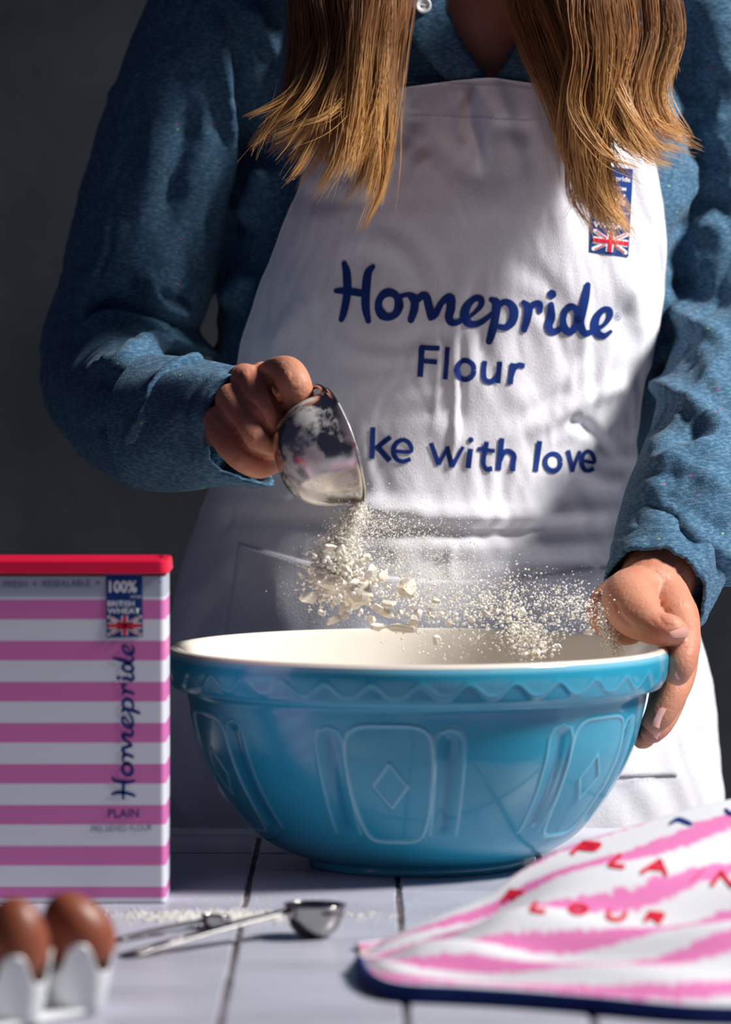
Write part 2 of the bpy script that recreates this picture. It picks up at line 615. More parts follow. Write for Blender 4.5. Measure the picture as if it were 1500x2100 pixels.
# ------------------------------------------------------------------ person: shape of the trunk
YC = 0.305
TR = np.array([  # py, centre px, half width px, depth half m
    (-330, 1000, 105, .050), (-230, 1000, 112, .052), (-150, 1000, 170, .060), (-90, 985, 330, .078), (0, 978, 430, .096), (120, 975, 455, .104), (260, 975, 462, .114), (450, 950, 468, .118),
    (650, 920, 475, .108), (850, 893, 448, .100), (1030, 866, 432, .099), (1200, 885, 497, .106), (1400, 895, 545, .112), (1700, 897, 560, .113), (2300, 897, 555, .11)], float)
tz, tx, ta, tb = [], [], [], []
for py, cx, a, b in TR:
    c = P(cx, py, YC)
    e = P(cx + a, py, YC)
    tz.append(c[2]); tx.append(c[0]); ta.append(e[0] - c[0]); tb.append(b)
tz, tx, ta, tb = (np.array(q)[::-1] for q in (tz, tx, ta, tb))


def _sm(z, arr):
    z = np.asarray(z, float)
    w = 0.018
    return (np.interp(z - w, tz, arr) + 2 * np.interp(z, tz, arr) + np.interp(z + w, tz, arr)) / 4


def trunk(phi, z, off=0.0):
    """phi 0 = front; returns points on the trunk ellipse grown by off"""
    a, b, c = _sm(z, ta) + off, _sm(z, tb) + off, _sm(z, tx)
    return np.stack([c + a * np.sin(phi), YC - b * np.cos(phi), np.broadcast_to(z, np.shape(phi)) + 0 * phi], -1)


def phi_of(px, py, off=0.0):
    """trunk angle of the surface point seen at a pixel"""
    Y = YC - 0.1
    for _ in range(12):
        p = P(px, py, Y)
        a, b, c = _sm(p[2], ta) + off, _sm(p[2], tb) + off, _sm(p[2], tx)
        s = min(max((p[0] - c) / a, -0.999), 0.999)
        Y = YC - b * math.sqrt(1 - s * s)
    return math.asin(s), p[2]


person = empty('person', (tx[0] + 0.0, YC, FLOOR), 'person in blue denim shirt and white apron tipping a steel cup over the bowl', 'person')


def PX(*a):
    return [P(*q[:3]) for q in a]


def seq(items):
    """items (px, py, Y, radius) -> tube"""
    return [P(i[0], i[1], i[2]) for i in items], [i[3] for i in items]


# ---- body: coarse figure
zs = np.linspace(tz[-1] - 0.001, -0.33, 60)
ph = np.linspace(0, 2 * np.pi, 48, endpoint=False)
rows = [trunk(ph, z, -0.010) for z in zs]
trunkV = np.vstack(rows)
trunkF = grid_faces(len(zs), 48, True) + [tuple(range(48))[::-1], tuple((len(zs) - 1) * 48 + j for j in range(48))]
neck_top = P(1000, -330, YC)
head_c = P(1000, -560, YC - 0.01)
HX, HZ = head_c[0], head_c[2]
parts = [(trunkV, trunkF)]
parts.append(ellipsoid(head_c, (0.070, 0.088, 0.095)))
parts.append(ellipsoid(head_c + [0, -0.025, -0.055], (0.048, 0.056, 0.052)))
parts.append(tube([neck_top - [0, 0, .08], neck_top, head_c - [0, 0, .05]], [0.048, 0.042, 0.045]))
parts.append(tube([head_c + [0, -0.080, 0.012], head_c + [0, -0.099, -0.020]], [0.006, 0.011], 10, 3))   # nose
for sx in (-1, 1):
    parts.append(ellipsoid(head_c + [sx * 0.070, 0.005, -0.012], (0.008, 0.018, 0.027)))                # ear
parts.append(ellipsoid(head_c + [0, -0.083, -0.046], (0.022, 0.008, 0.008)))                            # lips
legs = []
hipz = -0.20
for sx in (-1, 1):
    hx = tx[0] + sx * 0.085
    legs += [tube([(hx, YC, hipz - .05), (hx, YC - .005, -0.30), (hx, YC - .01, -0.48), (hx, YC, -0.68), (hx, YC + .01, FLOOR + .07)], [.085, .08, .055, .052, .038]),
             tube([(hx, YC + .03, FLOOR + .045), (hx, YC - .05, FLOOR + .038), (hx + sx * .01, YC - .13, FLOOR + .03)], [.038, .034, .028])]
parts += legs
armL = [(520, 0, .30, .040), (330, 330, .30, .038), (240, 700, .27, .030), (235, 790, .225, .027), (275, 840, .17, .026), (345, 855, .120, .026), (410, 852, .085, .024)]
armR = [(1480, 0, .30, .040), (1555, 350, .31, .038), (1565, 680, .28, .034), (1500, 930, .17, .032), (1375, 1150, .07, .025)]
for arm in (armL, armR):
    parts.append(tube(*seq(arm)))
bV, bF, bN = remesh(parts, 0.006, 4)

# ---- hands: fine
fist = []
fist.append(tube(*seq([(395, 838, .100, .024), (430, 838, .078, .024), (470, 830, .055, .020)]), seg=20))
palm_to = [((548, 776, .052), .0115), ((508, 780, .044), .0115), ((478, 820, .038), .0112), ((452, 862, .036), .0108)]
for (q, r) in palm_to:
    fist.append(tube(*seq([(428, 838, .085, .015), ((428 + q[0]) / 2 + 4, (838 + q[1]) / 2, (q[2] + .085) / 2, .0125), (*q, r)]), seg=18))
fist.append(tube(*seq([(548, 782, .046, .0108), (572, 768, .024, .0110), (592, 768, .002, .0106), (606, 792, -.008, .0102), (614, 824, .002, .0094), (622, 850, .024, .0085)]), seg=18))
fist.append(tube(*seq([(503, 779, .034, .0100), (524, 800, .014, .0088), (544, 834, .000, .0086), (562, 866, .004, .0084), (586, 876, .026, .0078)]), seg=18))
fist.append(tube(*seq([(472, 814, .026, .0098), (494, 850, .008, .0085), (519, 890, -.003, .0086), (548, 914, .004, .0082), (574, 912, .026, .0075)]), seg=18))
fist.append(tube(*seq([(446, 858, .026, .0094), (462, 902, .010, .0082), (494, 938, .002, .0081), (530, 956, .008, .0076), (556, 950, .028, .0070)]), seg=18))
fist.append(tube(*seq([(455, 835, .085, .014), (520, 800, .078, .0125), (580, 812, .060, .0100), (612, 822, .044, .0085)]), seg=18))   # thumb behind the handle
fV, fF, fN = remesh(fist, 0.0011, 4)
fV = folds(fV, fN, [([(553, 772), (560, 808), (578, 850)], -2.4, 4.5), ([(500, 812), (526, 840), (542, 872), (566, 902)], -2.4, 4.5), ([(466, 850), (482, 882), (502, 920), (531, 936), (562, 938)], -2.4, 4.5),
                    ([(580, 768), (598, 768)], .6, 9), ([(496, 770), (512, 766)], .6, 10), ([(600, 800), (612, 798)], -.3, 3), ([(527, 896), (515, 904)], .5, 8), ([(494, 942), (482, 950)], .5, 8),
                    ([(552, 836), (540, 844)], .5, 8), ([(440, 868), (450, 858)], .6, 9), ([(512, 884), (528, 878)], -.15, 2.5), ([(486, 930), (500, 922)], -.15, 2.5)])

grip = []
grip.append(tube(*seq([(1365, 1160, .075, .025), (1345, 1195, .055, .023), (1330, 1225, .035, .020)]), seg=20))
grip.append(tube(*seq([(1330, 1215, .040, .018), (1292, 1225, .022, .0170), (1302, 1252, .004, .0160), (1328, 1276, -.010, .0125), (1352, 1289, -.016, .0105), (1374, 1292, -.018, .0098), (1391, 1295, -.017, .0082)]), seg=20))   # thumb
grip.append(tube(*seq([(1310, 1205, .050, .016), (1252, 1235, .045, .0125), (1246, 1262, .040, .0125), (1272, 1286, .034, .0110), (1300, 1292, .026, .0090)]), seg=18))   # heel of the hand
grip.append(tube(*seq([(1345, 1205, .045, .018), (1372, 1238, .030, .0150), (1392, 1272, .012, .0125)]), seg=18))
grip.append(tube(*seq([(1350, 1215, .055, .018), (1385, 1265, .045, .0150), (1398, 1320, .034, .0120)]), seg=18))
grip.append(tube(*seq([(1345, 1215, .062, .016), (1375, 1280, .058, .0140), (1388, 1350, .048, .0110)]), seg=18))
grip.append(tube(*seq([(1335, 1225, .066, .014), (1360, 1300, .064, .0120), (1370, 1390, .052, .0095)]), seg=18))
grip.append(tube(*seq([(1390, 1268, .014, .0120), (1404, 1300, .002, .0100), (1405, 1332, -.008, .0092), (1398, 1362, -.014, .0086), (1386, 1388, -.013, .0076)]), seg=18))
grip.append(tube(*seq([(1398, 1318, .034, .0115), (1396, 1378, .020, .0098), (1382, 1420, .008, .0090), (1358, 1462, .004, .0086), (1338, 1486, .004, .0074)]), seg=18))
grip.append(tube(*seq([(1388, 1348, .048, .0105), (1382, 1420, .036, .0090), (1358, 1478, .020, .0082), (1334, 1506, .014, .0070)]), seg=18))
grip.append(tube(*seq([(1368, 1390, .052, .0090), (1350, 1460, .042, .0078), (1326, 1508, .028, .0068), (1313, 1520, .024, .0056)]), seg=18))
gV, gF, gN = remesh(grip, 0.00115, 5)
gV = folds(gV, gN, [([(1352, 1232), (1356, 1245)], -.9, 4), ([(1350, 1262), (1358, 1272), (1366, 1282), (1392, 1284)], -.5, 3.5), ([(1330, 1258), (1345, 1254), (1358, 1262)], -.25, 4),
                    ([(1290, 1240), (1310, 1250)], -.2, 5), ([(1400, 1330), (1422, 1328)], -.3, 3), ([(1396, 1322), (1420, 1318)], -.25, 3), ([(1264, 1225), (1268, 1255), (1285, 1275), (1302, 1290)], -1.0, 5)])
mb = MB()
for V, F in ((bV, bF), (fV, fF), (gV, gF)):
    mb.add(V, F)
V, F = mb.get()
body_o = obj('body', V, F, M['skin'], person)


def nail(tip, along, out, w, l):
    """a curved plate set on a finger end"""
    along = np.array(along, float); along /= np.linalg.norm(along)
    out = np.array(out, float); out -= along * np.dot(out, along); out /= np.linalg.norm(out)
    side = np.cross(along, out)
    V = []
    for i in range(9):
        t = i / 8
        ww = w * math.sqrt(max(0.02, 1 - (abs(t - .5) * 1.75) ** 4)) if t < .9 else w * .72
        for j in range(9):
            s = (j / 8 - .5) * 2
            a = s * 1.0
            V.append(np.array(tip) + along * (t - .8) * l + side * math.sin(a) * ww * 1.15 + out * (math.cos(a) - 1) * ww * 1.1)
    F = grid_faces(9, 9)
    V2 = [v - out * .0006 for v in V]
    n = len(V)
    return V + V2, F + [tuple(n + q for q in f[::-1]) for f in F]


nails = [((1402, 1291, -.0262), (1, -.05, .02), (0.1, -.62, 1), .0054, .011),
         ((1399, 1388, -.0190), (-.33, 0, -1), (1, -.75, -.05), .0052, .0125),
         ((1353, 1487, -.0030), (-.48, 0, -1), (1, -.75, -.25), .0050, .0125),
         ((1350, 1512, .010), (-.6, 0, -1), (1, -.6, -.5), .0042, .009)]
for (q, al, ou, w, l) in nails:
    V, F = nail(P(*q) + np.array([.0006, -.0004, .0004]), al, ou, w, l)
    obj('fingernail', V, F, M['nail'], body_o, label='glossy pink fingernail')
for sx in (-1, 1):
    V, F = ellipsoid(head_c + [sx * 0.028, -0.072, 0.0], (0.012, 0.010, 0.009))
    obj('eye', V, F, M['pearl'], body_o)

V, F = remesh([(v * [1, 1, 1] + (v - [0, 0, 0]) * 0, f) for v, f in [tube([(tx[0] + s * .085, YC, hipz - .01), (tx[0] + s * .085, YC, -0.35), (tx[0] + s * .085, YC - .01, -0.5), (tx[0] + s * .085, YC, FLOOR + .09)], [.105, .098, .075, .06]) for s in (-1, 1)]]
              + [ellipsoid((tx[0], YC, hipz + .02), (.165, .105, .09))], 0.008, 3)[:2]
obj('trousers', V, F, M['trousers'], person)
for s in (-1, 1):
    hx = tx[0] + s * .085
    V, F, _ = remesh([tube([(hx, YC + .045, FLOOR + .05), (hx, YC - .05, FLOOR + .046), (hx + s * .01, YC - .15, FLOOR + .036)], [.049, .045, .035]),
                      (np.array(box((hx - .04, YC - .17, FLOOR + .001), (hx + .04, YC + .08, FLOOR + .02))[0]), box((0, 0, 0), (1, 1, 1))[1])], .004, 3)
    obj('shoe', V, F, M['leather'], person)

# ---- shirt
zs = np.linspace(P(1000, -210, YC)[2], -0.06, 60)
ph = np.linspace(0, 2 * np.pi, 64, endpoint=False)
V1 = np.vstack([trunk(ph, z, 0.0) for z in zs])
F1 = grid_faces(len(zs), 64, True) + [tuple(range(64))[::-1], tuple((len(zs) - 1) * 64 + j for j in range(64))]
sleeveL = seq([(640, -70, .30, .055), (510, 20, .30, .060), (400, 220, .30, .056), (325, 430, .295, .053), (275, 600, .28, .050), (228, 715, .265, .047), (225, 800, .23, .042),
               (268, 842, .175, .042), (325, 866, .125, .042), (385, 870, .090, .038)])
sleeveR = seq([(1330, -70, .30, .055), (1480, 0, .30, .060), (1540, 220, .31, .058), (1550, 450, .31, .057), (1556, 640, .285, .056), (1530, 800, .235, .054), (1487, 930, .17, .050),
               (1425, 1050, .11, .046), (1385, 1120, .09, .040), (1362, 1165, .075, .034)])
sV, sF, sN = remesh([(V1, F1), tube(*sleeveL, seg=28), tube(*sleeveR, seg=28)], 0.0032, 10, 0.6)
shirt_folds = [
    # sleeve on the right of the picture
    ([(1365, 585), (1395, 645), (1450, 680), (1510, 700)], 7, 16), ([(1375, 670), (1425, 725), (1470, 790), (1510, 850)], -4, 24), ([(1425, 690), (1455, 760), (1510, 820)], 5, 18),
    ([(1316, 785), (1370, 800), (1440, 850), (1510, 905)], 8, 16), ([(1340, 860), (1390, 880), (1450, 890)], -4, 20), ([(1330, 950), (1375, 880), (1400, 850)], 5, 16),
    ([(1310, 955), (1370, 955), (1420, 925), (1510, 940)], 5, 14), ([(1330, 970), (1390, 980), (1450, 960)], -3, 14), ([(1300, 1040), (1350, 990), (1390, 955), (1460, 990), (1510, 1010)], 5, 14),
    ([(1345, 1020), (1395, 1065), (1450, 1120), (1500, 1160)], 6, 13), ([(1310, 1060), (1360, 1065), (1400, 1085)], -5, 18), ([(1270, 1110), (1330, 1085), (1400, 1095), (1450, 1160)], 4.5, 12),
    ([(1290, 1135), (1340, 1120), (1390, 1130)], -4, 13), ([(1430, 1100), (1460, 1160), (1480, 1220)], -4, 14), ([(1470, 1090), (1500, 1170), (1490, 1260)], 5, 16),
    ([(1385, 560), (1440, 600), (1510, 610)], -5, 22), ([(1430, 560), (1450, 500), (1500, 470)], 4, 24),
    # armhole and shoulder on the right
    ([(1370, 480), (1405, 380), (1440, 290), (1510, 215)], 7, 16), ([(1395, 230), (1435, 285), (1420, 340)], -8, 15), ([(1385, 430), (1450, 410), (1510, 420)], -5, 16),
    ([(1380, 520), (1440, 470), (1510, 460)], 4, 16), ([(1420, 0), (1400, 120), (1430, 250)], -4, 26), ([(1470, 0), (1460, 90), (1490, 170)], 3.5, 26), ([(1380, 560), (1400, 430)], -4, 10),
    # sleeve on the left
    ([(140, 650), (230, 628), (330, 650), (400, 700)], -6, 15), ([(150, 700), (210, 655), (300, 655), (390, 700), (470, 745)], 5, 16), ([(300, 560), (305, 600), (350, 640), (390, 640)], 5, 14),
    ([(320, 590), (360, 620), (400, 600)], -4, 14), ([(170, 760), (240, 750), (300, 710), (380, 700), (450, 720)], 4, 12), ([(200, 790), (280, 770), (330, 740), (420, 735)], -3, 12),
    ([(300, 850), (320, 800), (370, 760), (440, 745)], 4.5, 11), ([(350, 810), (390, 770), (440, 760)], -3, 9), ([(260, 930), (285, 880), (310, 830)], 4, 13), ([(190, 850), (240, 900), (300, 930)], -3, 20),
    ([(370, 930), (400, 880), (430, 850)], 3, 11), ([(250, 925), (310, 925), (370, 935)], -3, 10), ([(430, 0), (455, 80), (470, 170), (475, 300), (455, 450)], 4, 14), ([(470, 60), (495, 180), (500, 330), (480, 500)], -7, 16),
    ([(500, 0), (540, 60), (570, 130)], 4, 18), ([(350, 60), (330, 250), (280, 450)], 3, 26), ([(400, 200), (360, 350), (330, 500)], -3, 24), ([(560, 330), (535, 400), (500, 470)], 5, 24), ([(470, 640), (500, 590), (530, 560)], 5, 22)]
sV = folds(sV, sN, [(a_, b_ * (2.3 if a_[0][0] < 620 else 1.1), c_ * (1.1 if a_[0][0] < 620 else 1.3)) for a_, b_, c_ in shirt_folds])
px, py = proj(sV)
und = np.clip((np.abs(px - 960) - 330) / 80, 0, 1)
und = np.maximum(und, np.clip((130 - py) / 60, 0, 1))
sV = sV + sN * (waves(sV, 0.0016, 0.060, 3, (1, 1, .8)) + waves(sV, 0.0004, 0.022, 4))[:, None] * und[:, None]
sN = normals_of(sV, sF)
shirt_bvh = BVHTree.FromPolygons(sV.tolist(), sF)
VN = [(908, -140), (912, 0), (925, 55), (962, 120), (1006, 176), (1042, 125), (1066, 70), (1080, 0), (1095, -140)]


def inpoly(x, y, poly):
    r = np.zeros(x.shape, bool)
    n = len(poly)
    for i in range(n):
        x0, y0 = poly[i]
        x1, y1 = poly[(i + 1) % n]
        c = ((y0 > y) != (y1 > y)) & (x < (x1 - x0) * (y - y0) / (y1 - y0 + 1e-12) + x0)
        r ^= c
    return r


px, py = proj(sV)
cut = inpoly(px, py, VN) & (sN[:, 1] < 0.3) & (sV[:, 1] < YC)
neckhole = sV[:, 2] > P(1000, -190, YC)[2]
cut |= neckhole & (np.hypot(sV[:, 0] - tx[-1], sV[:, 1] - YC) < 0.06)
keep = [f for f in sF if not (cut[f[0]] and cut[f[1]] and cut[f[2]])]
shirt = obj('shirt', sV, keep, M['denim'], person, label='blue chambray shirt with pink and green flecks')


def hit(bvh, px, py, off=0.0006, fallback_y=0.2):
    d = ray(px, py)
    loc, nrm, idx, dist = bvh.ray_cast(Vector(CAM), d)
    if loc is None:
        return P(px, py, fallback_y)
    if nrm.dot(d) > 0:
        nrm = -nrm
    return np.array(loc) + np.array(nrm) * off


def patch(bvh, ea, eb, off, thick, n=24, m=8, bulge=0.0):
    a, b = cr(ea, 8), cr(eb, 8)
    ta_, tb_ = np.linspace(0, len(a) - 1, n), np.linspace(0, len(b) - 1, n)
    V = []
    for i in range(n):
        pa = [np.interp(ta_[i], range(len(a)), a[:, k]) for k in (0, 1)]
        pb = [np.interp(tb_[i], range(len(b)), b[:, k]) for k in (0, 1)]
        for j in range(m):
            t = j / (m - 1)
            V.append(hit(bvh, pa[0] * (1 - t) + pb[0] * t, pa[1] * (1 - t) + pb[1] * t, off + bulge * math.sin(math.pi * t)))
    V = np.array(V)
    # ease the depth so that the band lies smoothly
    G = V.reshape(n, m, 3)
    for _ in range(4):
        G[1:-1, :, 1] = (G[:-2, :, 1] + 2 * G[1:-1, :, 1] + G[2:, :, 1]) / 4
        G[:, 1:-1, 1] = (G[:, :-2, 1] + 2 * G[:, 1:-1, 1] + G[:, 2:, 1]) / 4
    V = G.reshape(-1, 3)
    F = grid_faces(n, m)
    W = V + [0, thick, 0]
    k = len(V)
    F2 = F + [tuple(k + q for q in f[::-1]) for f in F]
    border = [i * m for i in range(n)] + [(n - 1) * m + j for j in range(1, m)] + [i * m + m - 1 for i in range(n - 2, -1, -1)] + [j for j in range(m - 2, 0, -1)]
    for i in range(len(border)):
        p, q = border[i], border[(i + 1) % len(border)]
        F2.append((p, q, k + q, k + p))
    return np.vstack([V, W]), F2


V, F = patch(shirt_bvh, [(905, -120), (912, 0), (928, 58), (966, 122), (1008, 180)], [(760, -120), (775, 0), (800, 40), (850, 92), (925, 180)], 0.0055, 0.002, bulge=.002)
obj('collar_flap', V, F, M['denim'], shirt)
V, F = patch(shirt_bvh, [(1098, -120), (1084, 0), (1068, 72), (1040, 128), (1004, 180)], [(1215, -120), (1200, 0), (1175, 60), (1140, 110), (1085, 180)], 0.005, 0.002, bulge=.002)
obj('collar_flap', V, F, M['denim'], shirt)
# button with a raised edge and two thread holes
bc = hit(shirt_bvh, 877, 18, 0.0088)
prof = cr([(0.0001, 0.0012), (0.0022, 0.0012), (0.0036, 0.0021), (0.0048, 0.0021), (0.0053, 0.001), (0.0053, 0)], 4)
V, F = lathe(prof, 32)
Rb = np.array([[1, 0, 0], [0, 0, -1], [0, 1, 0]])
obj('button', V @ Rb.T + bc, F, M['pearl'], shirt, label='round pearly button')
V, F = tube([bc + [-.0014, -.0016, 0], bc + [.0014, -.0016, 0]], [.0004, .0004], 6, 2)
obj('button_thread', V, F, M['thread'], shirt)
ring = P(983, 0, 0.245)
t = np.linspace(0, 2 * np.pi, 40)
V, F = tube([ring + np.array([.0065 * math.cos(q), -.008, .0045 * math.sin(q)]) for q in t], [.0011] * 40, 8, 0, caps=False)
obj('necklace_ring', V, F, M['gold'], person, label='small gold ring of a necklace at the throat')


# ---- cuffs: open bands round the wrists
def cuff(center0, center1, r0, r1, axis_up, rough, seed, squash=1.0, hem=None):
    c0, c1 = np.array(center0), np.array(center1)
    T = (c1 - c0) / np.linalg.norm(c1 - c0)
    u = np.array(axis_up, float); u -= T * np.dot(u, T); u /= np.linalg.norm(u)
    w = np.cross(T, u)
    n, s = 22, 96
    a = np.linspace(0, 2 * np.pi, s, endpoint=False)
    r = np.random.default_rng(seed)
    layers = []
    wob = sum(np.sin(a * k + r.uniform(0, 6)) * q for k, q in ((2, .0016), (3, .0012), (5, .0008), (9, .0004)))
    edge = wob * 1.5 + np.sin(a * 17) * .0004 + r.normal(size=s) * .0006 + np.abs(np.sin(a * 5 + 1)) ** 6 * .002
    if hem is not None:
        edge = edge + hem(a)
    for layer, dr_ in ((0, 0.0), (1, -0.0022)):
        for i in range(n):
            t = i / (n - 1)
            rr = r0 + (r1 - r0) * t + dr_ + wob * t + .0010 * math.exp(-((t - .86) / .04) ** 2) - .0012 * math.exp(-((t - .80) / .03) ** 2)
            rr = rr + .0012 * np.sin(a * 6 + t * 7) * (1 - abs(t - .5))
            c = c0 + (c1 - c0) * t
            layers.append(c + np.outer(np.cos(a) * rr, u) + np.outer(np.sin(a) * rr * squash, w) + T * (edge * t)[:, None])
    A_ = layers[:n]
    B_ = layers[n:]
    V = np.vstack(A_ + B_[::-1])
    return V, grid_faces(2 * n, s, True)


cuff_a = P(318, 868, .112), P(500, 872, .056)
V, F = cuff(*cuff_a, 0.0430, 0.0370, (0, 0, 1), 1, 5, 0.95, hem=lambda a: .010 * np.cos(a) * (np.cos(a) > 0) + .018 * np.exp(-((a - math.pi) / .55) ** 2))
obj('cuff', V, F, M['denim'], shirt, label='frayed open cuff at the hand with the cup')
V, F = cuff(P(1392, 1110, .095), P(1350, 1207, .050), 0.0385, 0.0312, (0, -1, 0), 1, 9, 1.0)
obj('cuff', V, F, M['denim'], shirt, label='soft cuff above the hand on the bowl rim')

# ---- apron
EL = np.array([(150, 700), (260, 665), (360, 622), (450, 590), (600, 530), (700, 500), (800, 478), (900, 455), (1000, 432)], float)
ER = np.array([(150, 1290), (260, 1325), (330, 1345), (450, 1364), (600, 1366), (680, 1352), (780, 1322), (900, 1308), (1000, 1300)], float)
nz_, nu_ = 250, 200
rowz, rowL, rowR = [], [], []
for py_ in np.linspace(172, 1000, 130):
    l, z1 = phi_of(np.interp(py_, EL[:, 0], EL[:, 1]), py_, .008)
    r, z2 = phi_of(np.interp(py_, ER[:, 0], ER[:, 1]), py_, .008)
    rowz.append((z1 + z2) / 2); rowL.append(l); rowR.append(r)
zl = rowz[-1]
l0, r0 = rowL[-1], rowR[-1]
for i, z in enumerate(np.linspace(zl, -0.36, 121)[1:]):
    t = min(1, (zl - z) / 0.09)
    rowz.append(z); rowL.append(l0 * (1 - t) - 1.9 * t); rowR.append(r0 * (1 - t) + 1.9 * t)
rowz, rowL, rowR = map(np.array, (rowz, rowL, rowR))
s = np.linspace(0, 1, nu_)
PHI = rowL[:, None] + (rowR - rowL)[:, None] * s[None, :]
ZZ_ = rowz[:, None] - 0.010 * (s[None, :] - .3) * np.clip(1 - (rowz[0] - rowz[:, None]) / .12, 0, 1) - 0.004 * np.sin(s[None, :] * 9) * np.clip(1 - (rowz[0] - rowz[:, None]) / .04, 0, 1)
pts = np.stack([_sm(ZZ_, tx) + (_sm(ZZ_, ta) + .009) * np.sin(PHI), YC - (_sm(ZZ_, tb) + .009) * np.cos(PHI), ZZ_], -1)
aV = pts.reshape(-1, 3)
aF = [f[::-1] for f in grid_faces(len(rowz), nu_)]
aN = normals_of(aV, aF)
if aN[len(aN) // 2, 1] > 0:
    aF = [f[::-1] for f in aF]
    aN = -aN
px, py = proj(aV)
apron_folds = [
    ([(968, 175), (962, 240), (978, 300), (985, 360)], 6, 12), ([(945, 190), (938, 240), (950, 300)], -3, 10), ([(840, 220), (835, 280), (870, 330)], -4, 26), ([(1010, 250), (1050, 265), (1100, 270)], -3, 20),
    ([(690, 420), (800, 330), (860, 300)], 2, 22), ([(928, 560), (930, 700), (935, 860), (920, 1000)], 2.2, 8), ([(945, 600), (948, 760), (945, 900)], -1.8, 8), ([(895, 620), (898, 760), (890, 900)], 1.2, 8),
    ([(1160, 860), (1210, 880), (1260, 940)], -5, 14), ([(1100, 880), (1170, 835), (1250, 800), (1310, 790)], 4, 22), ([(1180, 800), (1120, 830), (1060, 900)], -2, 20), ([(1150, 930), (1220, 980), (1290, 990)], 4, 22),
    ([(800, 740), (880, 690), (960, 700)], -1.6, 18), ([(540, 720), (600, 660), (640, 600)], 2.0, 26), ([(1330, 450), (1320, 560), (1290, 680)], 2.0, 26), ([(1300, 600), (1240, 700), (1160, 760)], -2.0, 24),
    # blousing at the waist
    ([(600, 1035), (760, 1045), (900, 1060), (1060, 1062), (1200, 1050), (1300, 1040)], 7, 20), ([(470, 1055), (650, 1065), (800, 1080), (960, 1088), (1100, 1086), (1300, 1078)], -7, 14),
    ([(700, 1110), (900, 1125), (1080, 1120), (1280, 1105)], 3, 15), ([(1000, 1150), (1120, 1160), (1260, 1150)], -4, 13), ([(430, 1030), (520, 1040), (640, 1030)], 2.5, 12), ([(420, 1090), (500, 1060), (600, 1060)], -2.5, 14),
    ([(375, 1230), (440, 1200), (480, 1120)], 3, 20), ([(365, 1330), (420, 1260), (460, 1180)], -3, 20), ([(930, 1100), (925, 1180), (930, 1290)], 1.5, 8),
    ([(360, 1420), (400, 1500), (420, 1600)], -4, 22), ([(385, 1440), (440, 1560), (470, 1680)], 5, 20), ([(345, 1600), (380, 1640), (390, 1700)], 4, 20),
    ([(1440, 1450), (1400, 1500), (1420, 1680)], 2.5, 24)]
aV = folds(aV, aN, apron_folds)
aV = aV + aN * (waves(aV, 0.0013, 0.085, 21, (1, 1, .6)) + waves(aV, 0.00022, 0.022, 22, (1, 1, .6)))[:, None]
aV[:, 1] = np.minimum(aV[:, 1], 9)
# keep the cloth clear of the table edge
zlow = aV[:, 2] < 0.02
aV[zlow, 1] = np.maximum(aV[zlow, 1], TY1 + 0.004)
apron_bvh = BVHTree.FromPolygons(aV.tolist(), aF)
aN = normals_of(aV, aF)
k = len(aV)
apron = empty_a = None
inner_V = aV - aN * 0.0012
nr_ = len(rowz)
border = [i * nu_ for i in range(nr_)] + [(nr_ - 1) * nu_ + j for j in range(1, nu_)] + [i * nu_ + nu_ - 1 for i in range(nr_ - 2, -1, -1)] + [j for j in range(nu_ - 2, 0, -1)]
Fall = aF + [tuple(k + q for q in f[::-1]) for f in aF] + [(border[i], border[(i + 1) % len(border)], k + border[(i + 1) % len(border)], k + border[i]) for i in range(len(border))]
apron = obj('apron', np.vstack([aV, inner_V]), Fall, M['apron'], person, label='white cotton bib apron with navy printed lettering')
# pocket: a second layer of cloth with a sagging mouth
tl, tr_0 = [(490, 1112), (640, 1152), (800, 1182), (960, 1190), (1120, 1178), (1240, 1165), (1385, 1180)], [(455, 1300), (440, 1420), (430, 1590), (900, 1600), (1388, 1590)]
V, F = patch(apron_bvh, tl, [(420, 1600), (700, 1600), (900, 1600), (1100, 1598), (1250, 1596), (1388, 1592)], 0.0006, 0.0005, n=90, m=40)
obj('pocket', V, F, M['apron'], apron, smooth=True)


# ------------------------------------------------------------------ lettering
def stroke(pts, w, mapf, mb, smooth=True, n=7, cap=True):
    """ribbon of width w (scalar or per point) along pts, laid on a surface by mapf"""
    p = np.array(pts, float)
    ww = np.full(len(p), float(w)) if np.ndim(w) == 0 else np.array(w, float)
    q = cr(np.column_stack([p, ww]), n) if smooth and len(p) > 2 else np.vstack([np.column_stack([p, ww])[i] * (1 - t) + np.column_stack([p, ww])[i + 1] * t
                                                                         for i in range(len(p) - 1) for t in np.linspace(0, 1, n, endpoint=(i == len(p) - 2))])
    c, r = q[:, :2], q[:, 2] / 2
    T = np.gradient(c, axis=0)
    T /= np.linalg.norm(T, axis=1)[:, None] + 1e-9
    N_ = np.column_stack([-T[:, 1], T[:, 0]])
    cols = []
    for f in (-1, -.33, .33, 1):
        cols.append(c + N_ * (r * f)[:, None])
    G = np.stack(cols, 1)
    V = [mapf(x, y) for x, y in G.reshape(-1, 2)]
    mb.add(V, grid_faces(len(c), 4))
    if cap:
        for i in (0, -1):
            ang_ = np.linspace(0, 2 * np.pi, 14, endpoint=False)
            ring_ = [mapf(c[i][0] + r[i] * math.cos(a_), c[i][1] + r[i] * math.sin(a_)) for a_ in ang_]
            mb.add([mapf(*c[i])] + ring_, [(0, 1 + j, 1 + (j + 1) % 14) for j in range(14)])


def disc(cx, cy, r, mapf, mb):
    a_ = np.linspace(0, 2 * np.pi, 20, endpoint=False)
    mb.add([mapf(cx, cy)] + [mapf(cx + r * math.cos(q), cy + r * math.sin(q)) for q in a_], [(0, 1 + j, 1 + (j + 1) % 20) for j in range(20)])


